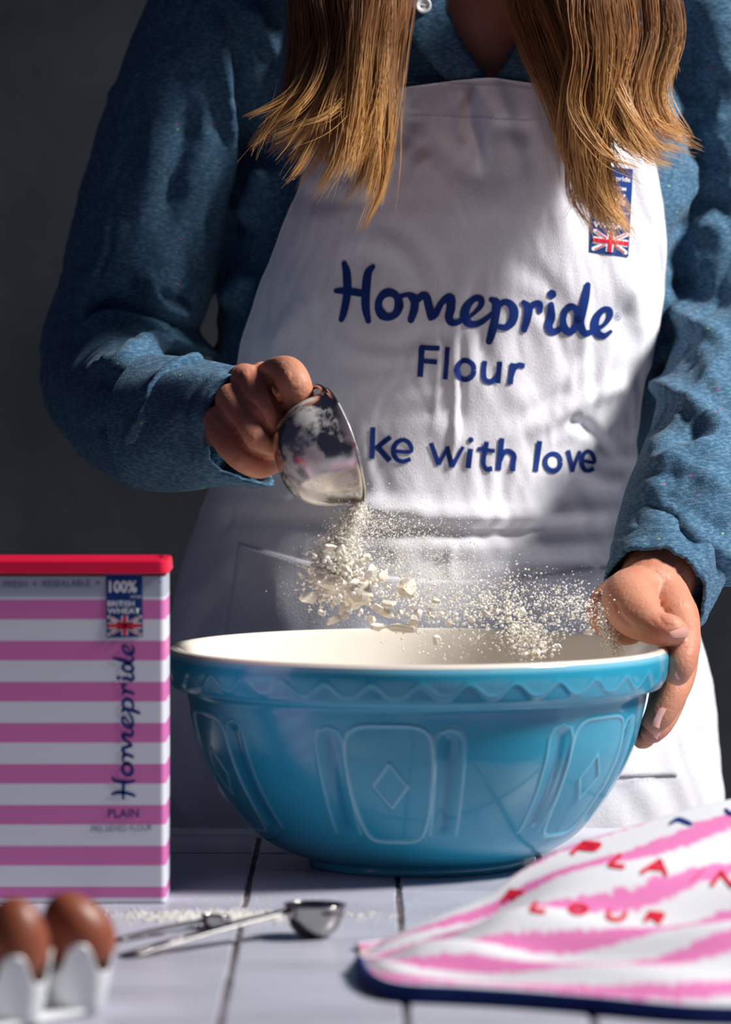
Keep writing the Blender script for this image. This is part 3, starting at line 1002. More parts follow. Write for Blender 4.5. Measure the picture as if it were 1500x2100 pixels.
def ov(cx, cy, rx, ry, tilt=0, n=13):
    a_ = np.linspace(0, 2 * np.pi, n)
    x, y = rx * np.cos(a_), ry * np.sin(a_)
    return [(cx + X * math.cos(tilt) - Y_ * math.sin(tilt), cy + X * math.sin(tilt) + Y_ * math.cos(tilt)) for X, Y_ in zip(x, y)]


# the brush-style word, in pixels of the photograph
WORD = [
    ([(707, 541), (712, 560), (713, 600), (706, 640), (701, 655)], [12, 17, 17, 15, 12]),
    ([(766, 547), (756, 560), (752, 590), (751, 630), (756, 658)], [10, 16, 18, 17, 12]),
    ([(690, 597), (706, 597), (726, 599), (748, 603)], [10, 14, 15, 14]),
    (ov(798, 625, 21, 25, .1), [19, 17, 15, 17, 20, 18, 15, 15, 17, 17, 15, 17, 19]),
    ([(815, 611), (828, 606), (842, 604), (850, 608)], [9, 9, 10, 12]),
    ([(842, 606), (851, 618), (850, 636), (843, 656)], [14, 17, 17, 14]),
    ([(857, 614), (868, 606), (875, 610), (880, 628), (884, 648)], [14, 15, 16, 17, 15]),
    ([(884, 652), (892, 646), (904, 624), (915, 612)], [12, 14, 13, 14]),
    ([(914, 613), (924, 611), (925, 630), (921, 652), (931, 662), (948, 656)], [14, 18, 18, 18, 14, 10]),
    ([(962, 650), (975, 640), (987, 626), (987, 614), (975, 612), (960, 624), (952, 645), (960, 662), (975, 665), (990, 659), (1004, 648), (1012, 640)], [8, 9, 12, 14, 13, 16, 19, 17, 13, 12, 10, 8]),
    ([(1008, 614), (1018, 622), (1016, 650), (1010, 680), (1004, 700)], [11, 19, 17, 17, 14]),
    ([(1022, 626), (1034, 619), (1046, 623), (1054, 638), (1050, 660), (1036, 671), (1018, 668)], [13, 13, 16, 19, 17, 13, 11]),
    ([(1074, 620), (1083, 630), (1082, 650), (1075, 676)], [11, 18, 17, 13]),
    ([(1086, 634), (1094, 624), (1106, 624), (1107, 638)], [12, 13, 16, 11]),
    ([(1130, 625), (1130, 650), (1125, 668), (1132, 680), (1146, 676), (1152, 670)], [13, 18, 17, 15, 12, 9]),
    (ov(1170, 654, 15, 26, .12), [17, 15, 14, 16, 17, 15, 13, 13, 15, 15, 13, 15, 17]),
    ([(1205, 584), (1200, 610), (1194, 640), (1190, 662), (1198, 682), (1213, 680)], [12, 17, 17, 17, 15, 10]),
    ([(1224, 674), (1240, 664), (1250, 648), (1249, 636), (1238, 634), (1224, 648), (1219, 668), (1226, 684), (1240, 688), (1252, 680)], [8, 9, 12, 13, 12, 15, 18, 17, 12, 8]),
]


def zz(*p):
    return [(650 + x * .44, 500 + y * .44) for x, y in p]


PLAINW = [
    (zz((490, 480), (482, 620)), 12, 0), (zz((482, 484), (572, 487)), 10, 0), (zz((488, 545), (562, 552)), 10, 0),
    (zz((611, 482), (598, 632)), 11, 0), ([(650 + x * .44, 500 + y * .44) for x, y in ov(692, 588, 40, 44)], 10.5, 1),
    (zz((782, 545), (777, 600), (783, 632), (808, 642), (835, 625), (846, 600)), 11, 1), (zz((853, 548), (844, 650)), 11, 0),
    (zz((912, 555), (901, 655)), 11, 0), (zz((906, 615), (918, 583), (940, 565), (968, 570)), 11, 1),
    (zz((262, 855), (257, 1003)), 11, 0), (zz((345, 900), (272, 957)), 10.5, 0), (zz((284, 948), (342, 1012)), 11.5, 0),
    (zz((366, 966), (438, 968), (430, 928), (400, 914), (370, 930), (358, 965), (370, 1000), (400, 1014), (438, 1003)), [8, 8, 10, 9, 10, 11, 10, 9, 9], 1),
    (zz((532, 928), (568, 1030)), 10, 0), (zz((568, 1030), (610, 950)), 8, 0), (zz((608, 945), (630, 1040)), 10, 0), (zz((630, 1040), (682, 945)), 8, 0),
    (zz((716, 955), (706, 1046)), 11, 0),
    (zz((792, 922), (776, 1010), (788, 1048), (818, 1048)), 10.5, 1), (zz((748, 955), (830, 966)), 8.5, 0),
    (zz((862, 905), (845, 1056)), 11, 0), (zz((852, 1010), (868, 975), (893, 966), (918, 985), (916, 1020), (912, 1060)), 11, 1),
    (zz((1038, 918), (1018, 1062)), 11, 0), ([(650 + x * .44, 500 + y * .44) for x, y in ov(1100, 1018, 36, 40)], 10, 1),
    (zz((1170, 962), (1192, 1062)), 9, 0), (zz((1188, 1062), (1226, 965)), 7.5, 0),
    (zz((1243, 1012), (1290, 1020), (1284, 985), (1262, 966), (1240, 985), (1233, 1020), (1245, 1052), (1268, 1058), (1290, 1048)), [7, 7, 9, 8, 9, 10, 9, 8, 8], 1),
    # the part behind the cup
    (zz((-38, 835), (-45, 985)), 11, 0), (zz((-38, 838), (20, 845), (35, 872), (-38, 905)), 10, 1), (zz((-38, 905), (30, 915), (45, 955), (15, 985), (-45, 985)), 10, 1),
    ([(650 + x * .44, 500 + y * .44) for x, y in ov(125, 950, 34, 38)], 10, 1), (zz((172, 905), (165, 995)), 10, 0),
]


def apmap(off):
    return lambda x, y: hit(apron_bvh, x, y, off)


mb = MB()
for p_, w in WORD:
    stroke(p_, w, apmap(.0007), mb)
disc(1132, 603, 9.5, apmap(.0007), mb)
V, F = mb.get()
obj('brush_lettering', V, F, M['navy'], apron, label='large navy brush-style word across the bib')
for lo_, hi_, nm in ((0, 9, 'middle word'), (9, 27, 'lower words'), (27, len(PLAINW), 'start of the lower words behind the cup')):
    mb = MB()
    for p_, w, sm in PLAINW[lo_:hi_]:
        stroke(p_, w, apmap(.0007), mb, smooth=bool(sm), cap=False, n=7)
    if lo_ == 9:
        disc(*zz((717, 914))[0], 5.8, apmap(.0007), mb)
    V, F = mb.get()
    obj('plain_lettering', V, F, M['navy'], apron, label='navy sans-serif lettering, ' + nm)


def text(sv, mapf, mb, x, y, size, ux=(1, 0), uy=(0, -1), bold=0.0, spacing=1.0, align='LEFT', sx=1.0):
    """flat built-in letters, laid on a surface; (x, y) = baseline start"""
    cu = bpy.data.curves.new('t', 'FONT')
    cu.body = sv
    cu.size = 1.0
    cu.offset = bold
    cu.space_character = spacing
    cu.align_x = align
    cu.resolution_u = 3
    o = bpy.data.objects.new('t', cu)
    COL.objects.link(o)
    ev = o.evaluated_get(bpy.context.evaluated_depsgraph_get())
    me = ev.to_mesh()
    V = [mapf(x + size * (v.co.x * sx * ux[0] + v.co.y * uy[0]), y + size * (v.co.x * sx * ux[1] + v.co.y * uy[1])) for v in me.vertices]
    F = [tuple(p.vertices) for p in me.polygons]
    ev.to_mesh_clear()
    bpy.data.objects.remove(o)
    bpy.data.curves.remove(cu)
    mb.add(V, F)


mb = MB()
stroke(ov(1267, 648, 6.2, 8, 0.1), 1.0, apmap(.0007), mb, cap=False)
text('R', apmap(.0007), mb, 1263.2, 652, 11, ux=(1, .08), uy=(.08, -1))
V, F = mb.get()
obj('registered_mark', V, F, M['navy'], apron)


def quad_patch(c, mapf, n=8, m=8):
    """bilinear patch with corners tl, tr, br, bl"""
    tl, tr, br, bl = map(np.array, c)
    V = []
    for i in range(n):
        v = i / (n - 1)
        for j in range(m):
            h = j / (m - 1)
            q = (tl * (1 - h) + tr * h) * (1 - v) + (bl * (1 - h) + br * h) * v
            V.append(mapf(*q))
    return V, grid_faces(n, m)


def flag(o0, ex, ey, mapfac, parent, lift=0.0004, base_off=.0010):
    """crossed flag; o0 = corner, ex / ey = edge vectors in picture units"""
    o0, ex, ey = map(lambda v: np.array(v, float), (o0, ex, ey))
    L = np.linalg.norm(ey)
    f = lambda a, b: tuple(o0 + ex * a + ey * b)
    wh, rd = MB(), MB()
    for a, b in (((0.04, 0.06), (0.96, 0.94)), ((0.96, 0.06), (0.04, 0.94))):
        stroke([f(*a), f(.5, .5), f(*b)], L * .20, mapfac(base_off), wh, smooth=False, cap=True)
    stroke([f(0, .5), f(1, .5)], L * .34, mapfac(base_off), wh, smooth=False, cap=False)
    stroke([f(.5, 0), f(.5, 1)], L * .34, mapfac(base_off), wh, smooth=False, cap=False)
    for a, b in (((.07, .05), (.38, .36)), ((.93, .05), (.64, .34)), ((.07, .95), (.36, .66)), ((.93, .95), (.62, .64))):
        stroke([f(*a), f(*b)], L * .055, mapfac(base_off + lift), rd, smooth=False, cap=False)
    stroke([f(0, .5), f(1, .5)], L * .19, mapfac(base_off + lift), rd, smooth=False, cap=False)
    stroke([f(.5, 0), f(.5, 1)], L * .19, mapfac(base_off + lift), rd, smooth=False, cap=False)
    V, F = wh.get()
    obj('flag_white', V, F, M['white_ink'], parent, label='white bars of the printed flag')
    V, F = rd.get()
    obj('flag_red', V, F, M['red_ink'], parent, label='red bars of the printed flag')


V, F = quad_patch([(1222, 338), (1298, 347), (1288, 527), (1208, 516)], apmap(.0007), 16, 8)
obj('wheat_badge', V, F, M['badge'], apron, smooth=True, label='navy badge printed at the side of the bib')
ux = np.array((.993, .115)); uy = np.array((.05, -1.0))
mb = MB()
text('Homepride', apmap(.0011), mb, 1228, 366, 14.5, ux, uy, bold=.01, sx=.95)
text('MADE FROM', apmap(.0011), mb, 1227, 385, 9.5, ux, uy, bold=.02, sx=1.05)
text('100%', apmap(.0011), mb, 1222, 414, 30, ux, uy, bold=.03, sx=.92)
stroke([(1220, 428), (1268, 434)], 1.2, apmap(.0011), mb, smooth=False, cap=False)
text('OF OUR', apmap(.0011), mb, 1271, 438, 5, ux, uy, bold=.02)
text('BRITISH', apmap(.0011), mb, 1218, 449, 15.5, ux, uy, bold=.03, sx=1.04)
text('WHEAT', apmap(.0011), mb, 1217, 464, 15.5, ux, uy, bold=.03, sx=1.22)
V, F = mb.get()
obj('badge_lettering', V, F, M['white_ink'], apron, label='white words on the navy badge')
flag((1217, 470), (71, 8.5), (-3.5, 42), apmap, apron)
# stitching
mb = MB()
for line in ([(700, 236), (860, 238), (1000, 244), (1150, 250), (1300, 262)], [(800, 168), (1000, 176), (1180, 192)], [(1150, 1592), (1250, 1588), (1384, 1582)], [(500, 1122), (640, 1163), (800, 1194), (960, 1201), (1120, 1190), (1240, 1177)]):
    c = cr(line, 20)
    L = np.concatenate([[0], np.cumsum(np.linalg.norm(np.diff(c, axis=0), axis=1))])
    for q in np.arange(0, L[-1] - 6, 9):
        a_ = [np.interp(q, L, c[:, 0]), np.interp(q, L, c[:, 1])]
        b_ = [np.interp(q + 5.5, L, c[:, 0]), np.interp(q + 5.5, L, c[:, 1])]
        off = .0045 if line[0][1] > 1000 else .0006
        v, f = tube([hit(apron_bvh, *a_, off), hit(apron_bvh, *b_, off)], [.00022, .00022], 4, 1)
        mb.add(v, f)
V, F = mb.get()
st = obj('stitching', V, F, M['thread'], apron, label='rows of pale stitching', kind='stuff')

# ------------------------------------------------------------------ hair
guides = [
    ([(690, -420, .23), (655, -60, .175), (660, 60, .165), (650, 150, .155), (612, 232, .145), (552, 298, .140)], 26),
    ([(710, -420, .23), (690, -60, .170), (695, 100, .160), (680, 190, .150), (640, 262, .140), (590, 318, .135)], 26),
    ([(725, -420, .23), (735, -60, .165), (735, 120, .155), (722, 240, .145), (695, 330, .145), (645, 420, .145)], 24),
    ([(745, -420, .23), (776, -60, .170), (770, 120, .160), (765, 250, .150), (752, 350, .150), (712, 440, .150)], 18),
    ([(760, -420, .23), (808, -60, .180), (792, 100, .170), (778, 220, .160), (768, 320, .155), (750, 415, .155)], 9),
    ([(700, -420, .23), (672, -60, .170), (690, 80, .160), (668, 170, .148), (622, 236, .140), (550, 268, .138)], 22),
    ([(695, -420, .23), (640, -60, .185), (640, 60, .175), (622, 170, .165), (590, 235, .155), (540, 250, .15)], 9),
    ([(730, -420, .22), (760, -60, .150), (752, 90, .140), (740, 200, .135), (715, 300, .135), (668, 385, .138)], 24),
    ([(1270, -420, .23), (1078, -60, .185), (1090, 80, .170), (1130, 190, .155), (1168, 300, .150), (1200, 410, .150), (1243, 472, .150)], 14),
    ([(1275, -420, .23), (1115, -60, .175), (1135, 80, .160), (1172, 180, .150), (1192, 300, .145), (1222, 400, .148), (1268, 458, .150)], 22),
    ([(1285, -420, .23), (1185, -60, .160), (1212, 100, .150), (1205, 200, .145), (1205, 300, .145), (1215, 400, .148), (1262, 470, .152)], 18),
    ([(1295, -420, .23), (1250, -60, .155), (1268, 100, .145), (1245, 220, .142), (1222, 310, .145), (1210, 390, .150)], 22),
    ([(1300, -420, .23), (1300, -60, .160), (1312, 100, .150), (1292, 200, .145), (1318, 272, .140), (1398, 306, .140)], 26),
    ([(1305, -420, .23), (1335, -60, .170), (1350, 80, .160), (1330, 180, .150), (1350, 258, .145), (1392, 286, .145)], 16),
    ([(1305, -420, .23), (1352, -60, .185), (1368, 90, .175), (1366, 150, .165), (1362, 200, .165)], 8),
    ([(1280, -420, .23), (1150, -60, .165), (1185, 60, .150), (1235, 160, .142), (1275, 240, .138), (1330, 300, .135), (1385, 322, .135)], 24),
    ([(1290, -420, .22), (1225, -60, .150), (1240, 90, .140), (1222, 200, .138), (1270, 290, .136), (1345, 322, .138)], 22),
]
NS = 32
nseg_g = 24
all_c, all_r, all_col = [], [], []
hr = np.random.default_rng(11)
for gi, (gp, spread) in enumerate(guides):
    pts3 = np.array([P(*q) for q in gp])
    c = cr(pts3, 10)
    tt = np.linspace(0, len(c) - 1, nseg_g)
    c = np.column_stack([np.interp(tt, range(len(c)), c[:, k]) for k in range(3)])
    T_ = np.linspace(0, 1, nseg_g)
    nclump = 10
    sp = spread / 3150.0
    for ci in range(nclump):
        off = hr.normal(size=3) * np.array([sp * 1.25, .008, sp * .8])
        f1, f2, p1, p2 = hr.uniform(2.0, 4.5), hr.uniform(3, 7), hr.uniform(0, 6.28), hr.uniform(0, 6.28)
        amp = sp * hr.uniform(.35, .85)
        endk = hr.uniform(0.74, 1.06)
        tone = hr.uniform(0, 1)
        for si in range(NS if gi not in (6, 14) else 8):
            o2 = hr.normal(size=3) * np.array([.0032, .0028, .0030])
            ek = endk * hr.uniform(.90, 1.03) if hr.random() > .08 else endk * hr.uniform(.6, .95)
            tq = np.clip(T_ * ek, 0, 1)
            cc = np.column_stack([np.interp(tq * (nseg_g - 1), range(nseg_g), c[:, k]) for k in range(3)])
            env = (0.55 + 0.45 * np.sin(np.pi * np.clip(T_, 0, 1) * .9))[:, None]
            flare = (1.0 + 0.35 * np.clip(T_ - .75, 0, 1) * 4)[:, None]
            w = np.column_stack([np.sin(T_ * f1 * 2 + p1), .5 * np.sin(T_ * f2 + p2), .4 * np.sin(T_ * f2 + p1)]) * (amp * hr.uniform(.7, 1.3)) * T_[:, None]
            tight = (1 - .55 * np.clip(T_, 0, 1) ** 1.5)[:, None]
            cc = cc + off * env * flare + o2 * tight + w
            if hr.random() < .15:
                cc = cc + np.column_stack([np.sin(T_ * 3 + p1), -np.abs(np.sin(T_ * 2)), np.cos(T_ * 3)]) * hr.uniform(.002, .012) * (T_ ** 2)[:, None]
            all_c.append(cc)
            all_r.append(hr.uniform(.00014, .00030))
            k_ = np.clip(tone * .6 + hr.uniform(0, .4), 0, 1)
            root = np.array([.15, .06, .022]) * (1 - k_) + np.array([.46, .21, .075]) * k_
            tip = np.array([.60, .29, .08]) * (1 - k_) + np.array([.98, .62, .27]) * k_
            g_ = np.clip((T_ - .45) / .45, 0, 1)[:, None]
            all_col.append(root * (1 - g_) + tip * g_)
C_ = np.array(all_c)
Rr = np.array(all_r)[:, None] * np.concatenate([np.ones(nseg_g - 5), np.linspace(1, .25, 5)])[None, :]
T3 = np.gradient(C_, axis=1)
T3 /= np.linalg.norm(T3, axis=2, keepdims=True) + 1e-12
up = np.array([0.0, 1.0, 0.0])
U = np.cross(T3, up)
U /= np.linalg.norm(U, axis=2, keepdims=True) + 1e-12
W = np.cross(T3, U)
ring3 = [C_ + Rr[..., None] * (math.cos(a_) * U + math.sin(a_) * W) for a_ in (math.pi / 2, math.pi / 2 + 2.094, math.pi / 2 + 4.189)]
HV = np.stack(ring3, 2)      # strands, segs, 3, xyz
ns_, sg = HV.shape[:2]
idx = np.arange(ns_ * sg * 3).reshape(ns_, sg, 3)
ff = []
for j in range(3):
    k2 = (j + 1) % 3
    ff.append(np.stack([idx[:, :-1, j], idx[:, :-1, k2], idx[:, 1:, k2], idx[:, 1:, j]], -1).reshape(-1, 4))
HF = np.vstack(ff)
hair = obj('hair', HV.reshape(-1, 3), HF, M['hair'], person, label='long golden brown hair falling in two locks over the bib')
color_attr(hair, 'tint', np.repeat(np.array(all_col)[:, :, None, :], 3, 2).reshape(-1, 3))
V, F, _ = remesh([ellipsoid(head_c + [0, .022, .012], (.094, .098, .108)), tube([head_c + [-.06, .03, 0], head_c + [-.075, .01, -.10], P(730, -240, .25), P(740, -90, .215)], [.042, .040, .032, .022]),
                  tube([head_c + [.06, .03, 0], head_c + [.075, .01, -.10], P(1260, -240, .25), P(1240, -90, .215)], [.042, .040, .034, .022])], .004, 4)
crown_hair = obj('hair_crown', V, F, M['hair'], person)  # unseen hair mass, thickened so it blocks window light from the left arm
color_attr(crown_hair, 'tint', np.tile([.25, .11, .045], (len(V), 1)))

# ------------------------------------------------------------------ steel measuring cup in the hand
nrm = np.array([math.cos(math.radians(18.5)) * math.cos(math.radians(12)), math.sin(math.radians(12)), math.sin(math.radians(18.5)) * math.cos(math.radians(12))])
e1 = np.cross(nrm, [0, 1, 0]); e1 /= np.linalg.norm(e1)
e2 = np.cross(nrm, e1)
RC = P(703, 914, -0.012)
cupR = np.column_stack([e1, e2, nrm])


def cupxf(V):
    return np.asarray(V) @ cupR.T + RC


cup = empty('measuring_cup', RC, 'flour-dusted steel measuring cup held tilted above the blue bowl', 'measuring cup')
prof = [(0.0001, -.0400), (.010, -.0398), (.017, -.0380), (.0230, -.0340), (.0282, -.0270), (.0318, -.0180), (.0335, -.008), (.0342, -.0015), (.0360, -.0006), (.0366, .0004), (.0360, .0010), (.0340, .0006),
        (.0328, -.002), (.0322, -.009), (.0305, -.018), (.0270, -.0262), (.0218, -.0325), (.015, -.0365), (.0001, -.0380)]
V, F = lathe(cr(prof, 4), 96)
V[:, :2] += (waves(V, .00012, .02, 5))[:, None]
M['cup_steel'] = mat('floury_steel', (0.50, 0.48, 0.46), 0.2, metal=1.0)
_nt = M['cup_steel'].node_tree
_b = _nt.nodes['Principled BSDF']
_tc = _nt.nodes.new('ShaderNodeTexCoord')
_n = _nt.nodes.new('ShaderNodeTexNoise'); _n.inputs['Scale'].default_value = 38; _n.inputs['Detail'].default_value = 7; _n.inputs['Roughness'].default_value = .62
_nt.links.new(_tc.outputs['Object'], _n.inputs['Vector'])
_r = _nt.nodes.new('ShaderNodeMapRange'); _r.inputs[1].default_value = .44; _r.inputs[2].default_value = .54; _r.inputs[4].default_value = .72
_nt.links.new(_n.outputs[0], _r.inputs[0])
_d = _nt.nodes.new('ShaderNodeBsdfDiffuse'); _d.inputs[0].default_value = (.78, .75, .72, 1)
_ms = _nt.nodes.new('ShaderNodeMixShader')
_nt.links.new(_r.outputs[0], _ms.inputs[0]); _nt.links.new(_b.outputs[0], _ms.inputs[1]); _nt.links.new(_d.outputs[0], _ms.inputs[2])
_nt.links.new(_ms.outputs[0], _nt.nodes['Material Output'].inputs[0])
obj('cup_body', cupxf(V), F, M['cup_steel'], cup, label='round steel cup dusted with flour')
mb = MB()
for dy in (-.0045, .0045):
    top = P(664, 799, -0.014 + dy)
    c = [top + [.002, 0, -.003], top, P(650, 793, 0.0 + dy), P(632, 806, .012 + dy), P(580, 826, .026 + dy), P(520, 850, .030 + dy), P(470, 870, .040 + dy)]
    mb.add(*tube(c, [.0017] * 7, 8, 6))
mb.add(*tube([P(470, 870, .0355), P(462, 873, .040), P(470, 870, .0445)], [.0017] * 3, 8, 5))
V, F = mb.get()
obj('wire_handle', V, F, M['steel'], cup, label='double wire handle inside the fist')
V, F = lathe([(0.0001, -.006), (.012, -.0045), (.022, -.006), (.0318, -.009), (.0305, -.0165), (.0268, -.0257), (.0215, -.0320), (.0148, -.036), (.0001, -.0375)], 48)
V[:, 2] += np.where(V[:, 2] > -.010, waves(V, .002, .015, 8), 0)
V[:, 2] -= np.where(V[:, 2] > -.012, np.clip(-V[:, 0] * 0 + .004, 0, .01), 0)
fo = obj('flour_fill', cupxf(V * [.98, .98, 1]), F, M['flour'], cup, label='flour left in the cup')
color_attr(fo, 'tint', np.tile([.86, .82, .74], (len(V), 1)))

# ------------------------------------------------------------------ falling flour
_p = (1 + 5 ** .5) / 2
OCT = np.array([(-1, _p, 0), (1, _p, 0), (-1, -_p, 0), (1, -_p, 0), (0, -1, _p), (0, 1, _p), (0, -1, -_p), (0, 1, -_p), (_p, 0, -1), (_p, 0, 1), (-_p, 0, -1), (-_p, 0, 1)], float) / 1.9
OF = np.array([(0, 11, 5), (0, 5, 1), (0, 1, 7), (0, 7, 10), (0, 10, 11), (1, 5, 9), (5, 11, 4), (11, 10, 2), (10, 7, 6), (7, 1, 8), (3, 9, 4), (3, 4, 2), (3, 2, 6), (3, 6, 8), (3, 8, 9), (4, 9, 5), (2, 4, 11), (6, 2, 10), (8, 6, 7), (9, 8, 1)])


def grains(centres, sizes, seed):
    r = np.random.default_rng(seed)
    n = len(centres)
    sc = sizes[:, None, None] * r.uniform(.85, 1.15, (n, 12, 1)) * r.uniform(.75, 1.25, (n, 1, 3))
    V = OCT[None] * sc + r.normal(size=(n, 12, 3)) * sizes[:, None, None] * .06 + centres[:, None, :]
    F = OF[None] + (np.arange(n) * 12)[:, None, None]
    return V.reshape(-1, 3), F.reshape(-1, 3)


def cloud(n, line, width, Y, ysd, smin, smax, seed, power=3.0):
    """n grains about a pixel polyline; width per point"""
    r = np.random.default_rng(seed)
    L = np.array(line, float)
    t = r.uniform(0, 1, n) * (len(L) - 1)
    x = np.interp(t, range(len(L)), L[:, 0]); y = np.interp(t, range(len(L)), L[:, 1])
    w = np.interp(t, range(len(L)), np.array(width, float))
    x = x + r.normal(size=n) * w
    y = y + r.normal(size=n) * w * .8
    Ys = Y + r.normal(size=n) * ysd
    pts_ = np.array([P(a, b, c) for a, b, c in zip(x, y, Ys)])
    size = smin + (smax - smin) * r.power(1.0, n) ** power
    return pts_, size


cl = []
cl.append(cloud(5200, [(738, 1034), (722, 1066), (700, 1110), (688, 1150)], [6, 12, 19, 24], -.012, .006, .0002, .0009, 1, 2.4))
cl.append(cloud(3000, [(695, 1130), (688, 1175), (705, 1205)], [26, 30, 34], -.008, .010, .00025, .0018, 2, 3.4))
cl.append(cloud(700, [(730, 1040), (690, 1110), (665, 1170), (650, 1220)], [16, 34, 42, 34], -.010, .012, .00012, .0006, 3))
cl.append(cloud(6000, [(745, 1060), (800, 1100), (850, 1140), (920, 1170)], [26, 48, 58, 60], 0.0, .02, .00012, .00055, 4, 3))
cl.append(cloud(1100, [(760, 1180), (820, 1220), (880, 1245), (930, 1255)], [30, 34, 28, 26], -.005, .012, .00018, .0011, 5, 4))
cl.append(cloud(3600, [(880, 1190), (980, 1215), (1080, 1225), (1200, 1235)], [40, 44, 40, 26], 0.0, .02, .00012, .0007, 6, 4))
cl.append(cloud(420, [(960, 1260), (1010, 1240), (1060, 1250)], [30, 30, 26], -.005, .012, .0002, .0013, 7, 3))
cl.append(cloud(900, [(1060, 1280), (1085, 1305), (1110, 1325)], [32, 28, 22], -.010, .015, .0002, .0012, 8, 3.0))
cl.append(cloud(900, [(1130, 1250), (1180, 1255), (1225, 1262)], [34, 28, 22], 0.0, .012, .00016, .0009, 9, 3))
cl.append(cloud(260, [(820, 1300), (900, 1320), (1000, 1300)], [30, 30, 30], -.01, .015, .0002, .0009, 10, 3))
cl.append(cloud(1500, [(1250, 1212), (1243, 1240), (1240, 1265), (1250, 1300), (1262, 1335)], [4, 5, 7, 8, 8], .018, .003, .0002, .0009, 12, 2))
cl.append(cloud(5200, [(880, 1120), (930, 1200), (960, 1250), (900, 1290)], [60, 52, 60, 70], 0.04, .03, .00008, .00022, 13))
cp = np.vstack([c[0] for c in cl])
cs = np.concatenate([c[1] for c in cl])
V, F = grains(cp, cs, 5)
fl = obj('falling_flour', V, F, M['flour'], smooth=False, label='spray of fine white flour falling from the steel cup into the blue bowl', cat='flour', kind='stuff')
tint = np.array([.93, .92, .89]) - np.random.default_rng(3).uniform(0, 1, (len(cp), 1)) ** 3 * np.array([.02, .10, .25])
color_attr(fl, 'tint', np.repeat(tint, 12, 0))

ICO = None


def chunk(seed, sx, sy, sz, n=3):
    """a broken crumb: faceted lump with a flat broken side"""
    r = np.random.default_rng(seed)
    V, F = ellipsoid((0, 0, 0), (1, 1, 1), nu=9, nv=12)
    D = r.normal(size=(9, 3)); D /= np.linalg.norm(D, axis=1)[:, None]
    h = r.uniform(.30, .80, 9)
    for d, q in zip(D, h):
        s_ = V @ d
        V = V - np.outer(np.clip(s_ - q, 0, None), d)
    V = V * (1 + waves(V, .06, .6, seed)[:, None])
    V = V + r.normal(size=V.shape) * .02
    return V * [sx, sy, sz], F


def zc(x, y):
    return 560 + x * .4933, 1000 + y * .4933


chunks = [((140, 460), 26, 15, 35, 'long pale lump at the far left of the falling flour'), ((362, 430), 38, 24, 5, 'biggest cream flour lump, in the middle of the falling heap'),
          ((565, 415), 23, 22, -20, 'squarish cream lump apart on the right of the falling heap'), ((460, 370), 14, 20, 10, 'upright oval cream lump beside the squarish one'),
          ((250, 385), 36, 16, -5, 'broad shaded lump under the white stream of flour'), ((245, 425), 24, 14, 25, 'flat cream lump below the broad shaded lump'),
          ((545, 585), 34, 10, 2, 'long flat cream flake just above the far bowl rim'), ((262, 550), 18, 9, 25, 'thin curled flake lowest on the left of the falling flour')]
small = [((385, 295), 8, 14), ((220, 270), 17, 14), ((165, 378), 9, 9), ((292, 500), 8, 16), ((300, 535), 6, 12), ((205, 520), 10, 6), ((340, 497), 13, 9), ((425, 500), 18, 12), ((490, 480), 18, 9), ((475, 520), 20, 11),
         ((440, 580), 16, 10), ((590, 553), 12, 12), ((405, 355), 16, 18), ((345, 318), 18, 14), ((605, 515), 10, 9), ((310, 340), 14, 12), ((240, 250), 12, 10), ((290, 275), 14, 12), ((340, 375), 12, 12),
         ((110, 360), 9, 5), ((415, 545), 8, 11), ((680, 470), 11, 7), ((700, 525), 8, 8), ((735, 562), 11, 7), ((825, 550), 9, 7), ((880, 525), 13, 9), ((930, 510), 9, 7), ((1010, 580), 12, 9), ((1100, 585), 13, 12), ((1040, 515), 8, 8),
         ((1185, 665), 10, 9), ((1310, 605), 15, 10), ((1100, 685), 12, 9), ((1050, 690), 9, 8), ((1040, 640), 11, 8), ((1075, 610), 9, 8), ((680, 635), 9, 14), ((830, 645), 9, 6), ((975, 480), 8, 6), ((1160, 525), 7, 6),
         ((580, 492), 8, 6), ((655, 500), 7, 6), ((660, 540), 7, 6), ((635, 430), 7, 5), ((530, 515), 7, 6), ((150, 340), 6, 6), ((480, 418), 7, 6), ((200, 330), 9, 7), ((265, 320), 11, 8), ((775, 590), 6, 5)]
cr_r = np.random.default_rng(19)
for i, (c, a_, b_, rot, lab) in enumerate(chunks):
    a_, b_ = a_ * 1.18, b_ * 1.18
    V, F = chunk(100 + i, a_ / 3450, min(a_, b_) * .8 / 3450, b_ / 3450)
    q = math.radians(-rot)
    Rm = np.array([[math.cos(q), 0, math.sin(q)], [0, 1, 0], [-math.sin(q), 0, math.cos(q)]])
    pos = P(*zc(*c), -.026 + .003 * (i % 3))
    o = obj('flour_lump', V @ Rm.T + pos, F, M['flour'], smooth=False, origin=pos, label=lab, cat='flour lump')
    n_ = len(V)
    warm = np.clip(waves(V, .5, .006, i) + .15, 0, 1)[:, None]
    color_attr(o, 'tint', np.array([.88, .83, .74]) * (1 - warm) + np.array([.82, .70, .50]) * warm)
proto = []
for i in range(6):
    V, F = chunk(200 + i, 1 / 3450, .8 / 3450, 1 / 3450)
    me = mesh_data('flour_crumb', V, F, M['flour'], False)
    a = me.color_attributes.new('tint', 'FLOAT_COLOR', 'POINT')
    warm = np.clip(waves(V * 3450, .5, 1.2, i) + .1, 0, 1)[:, None]
    cc = np.ones((len(V), 4), np.float32)
    cc[:, :3] = np.array([.89, .85, .77]) * (1 - warm) + np.array([.84, .74, .56]) * warm
    a.data.foreach_set('color', cc.ravel())
    proto.append(me)
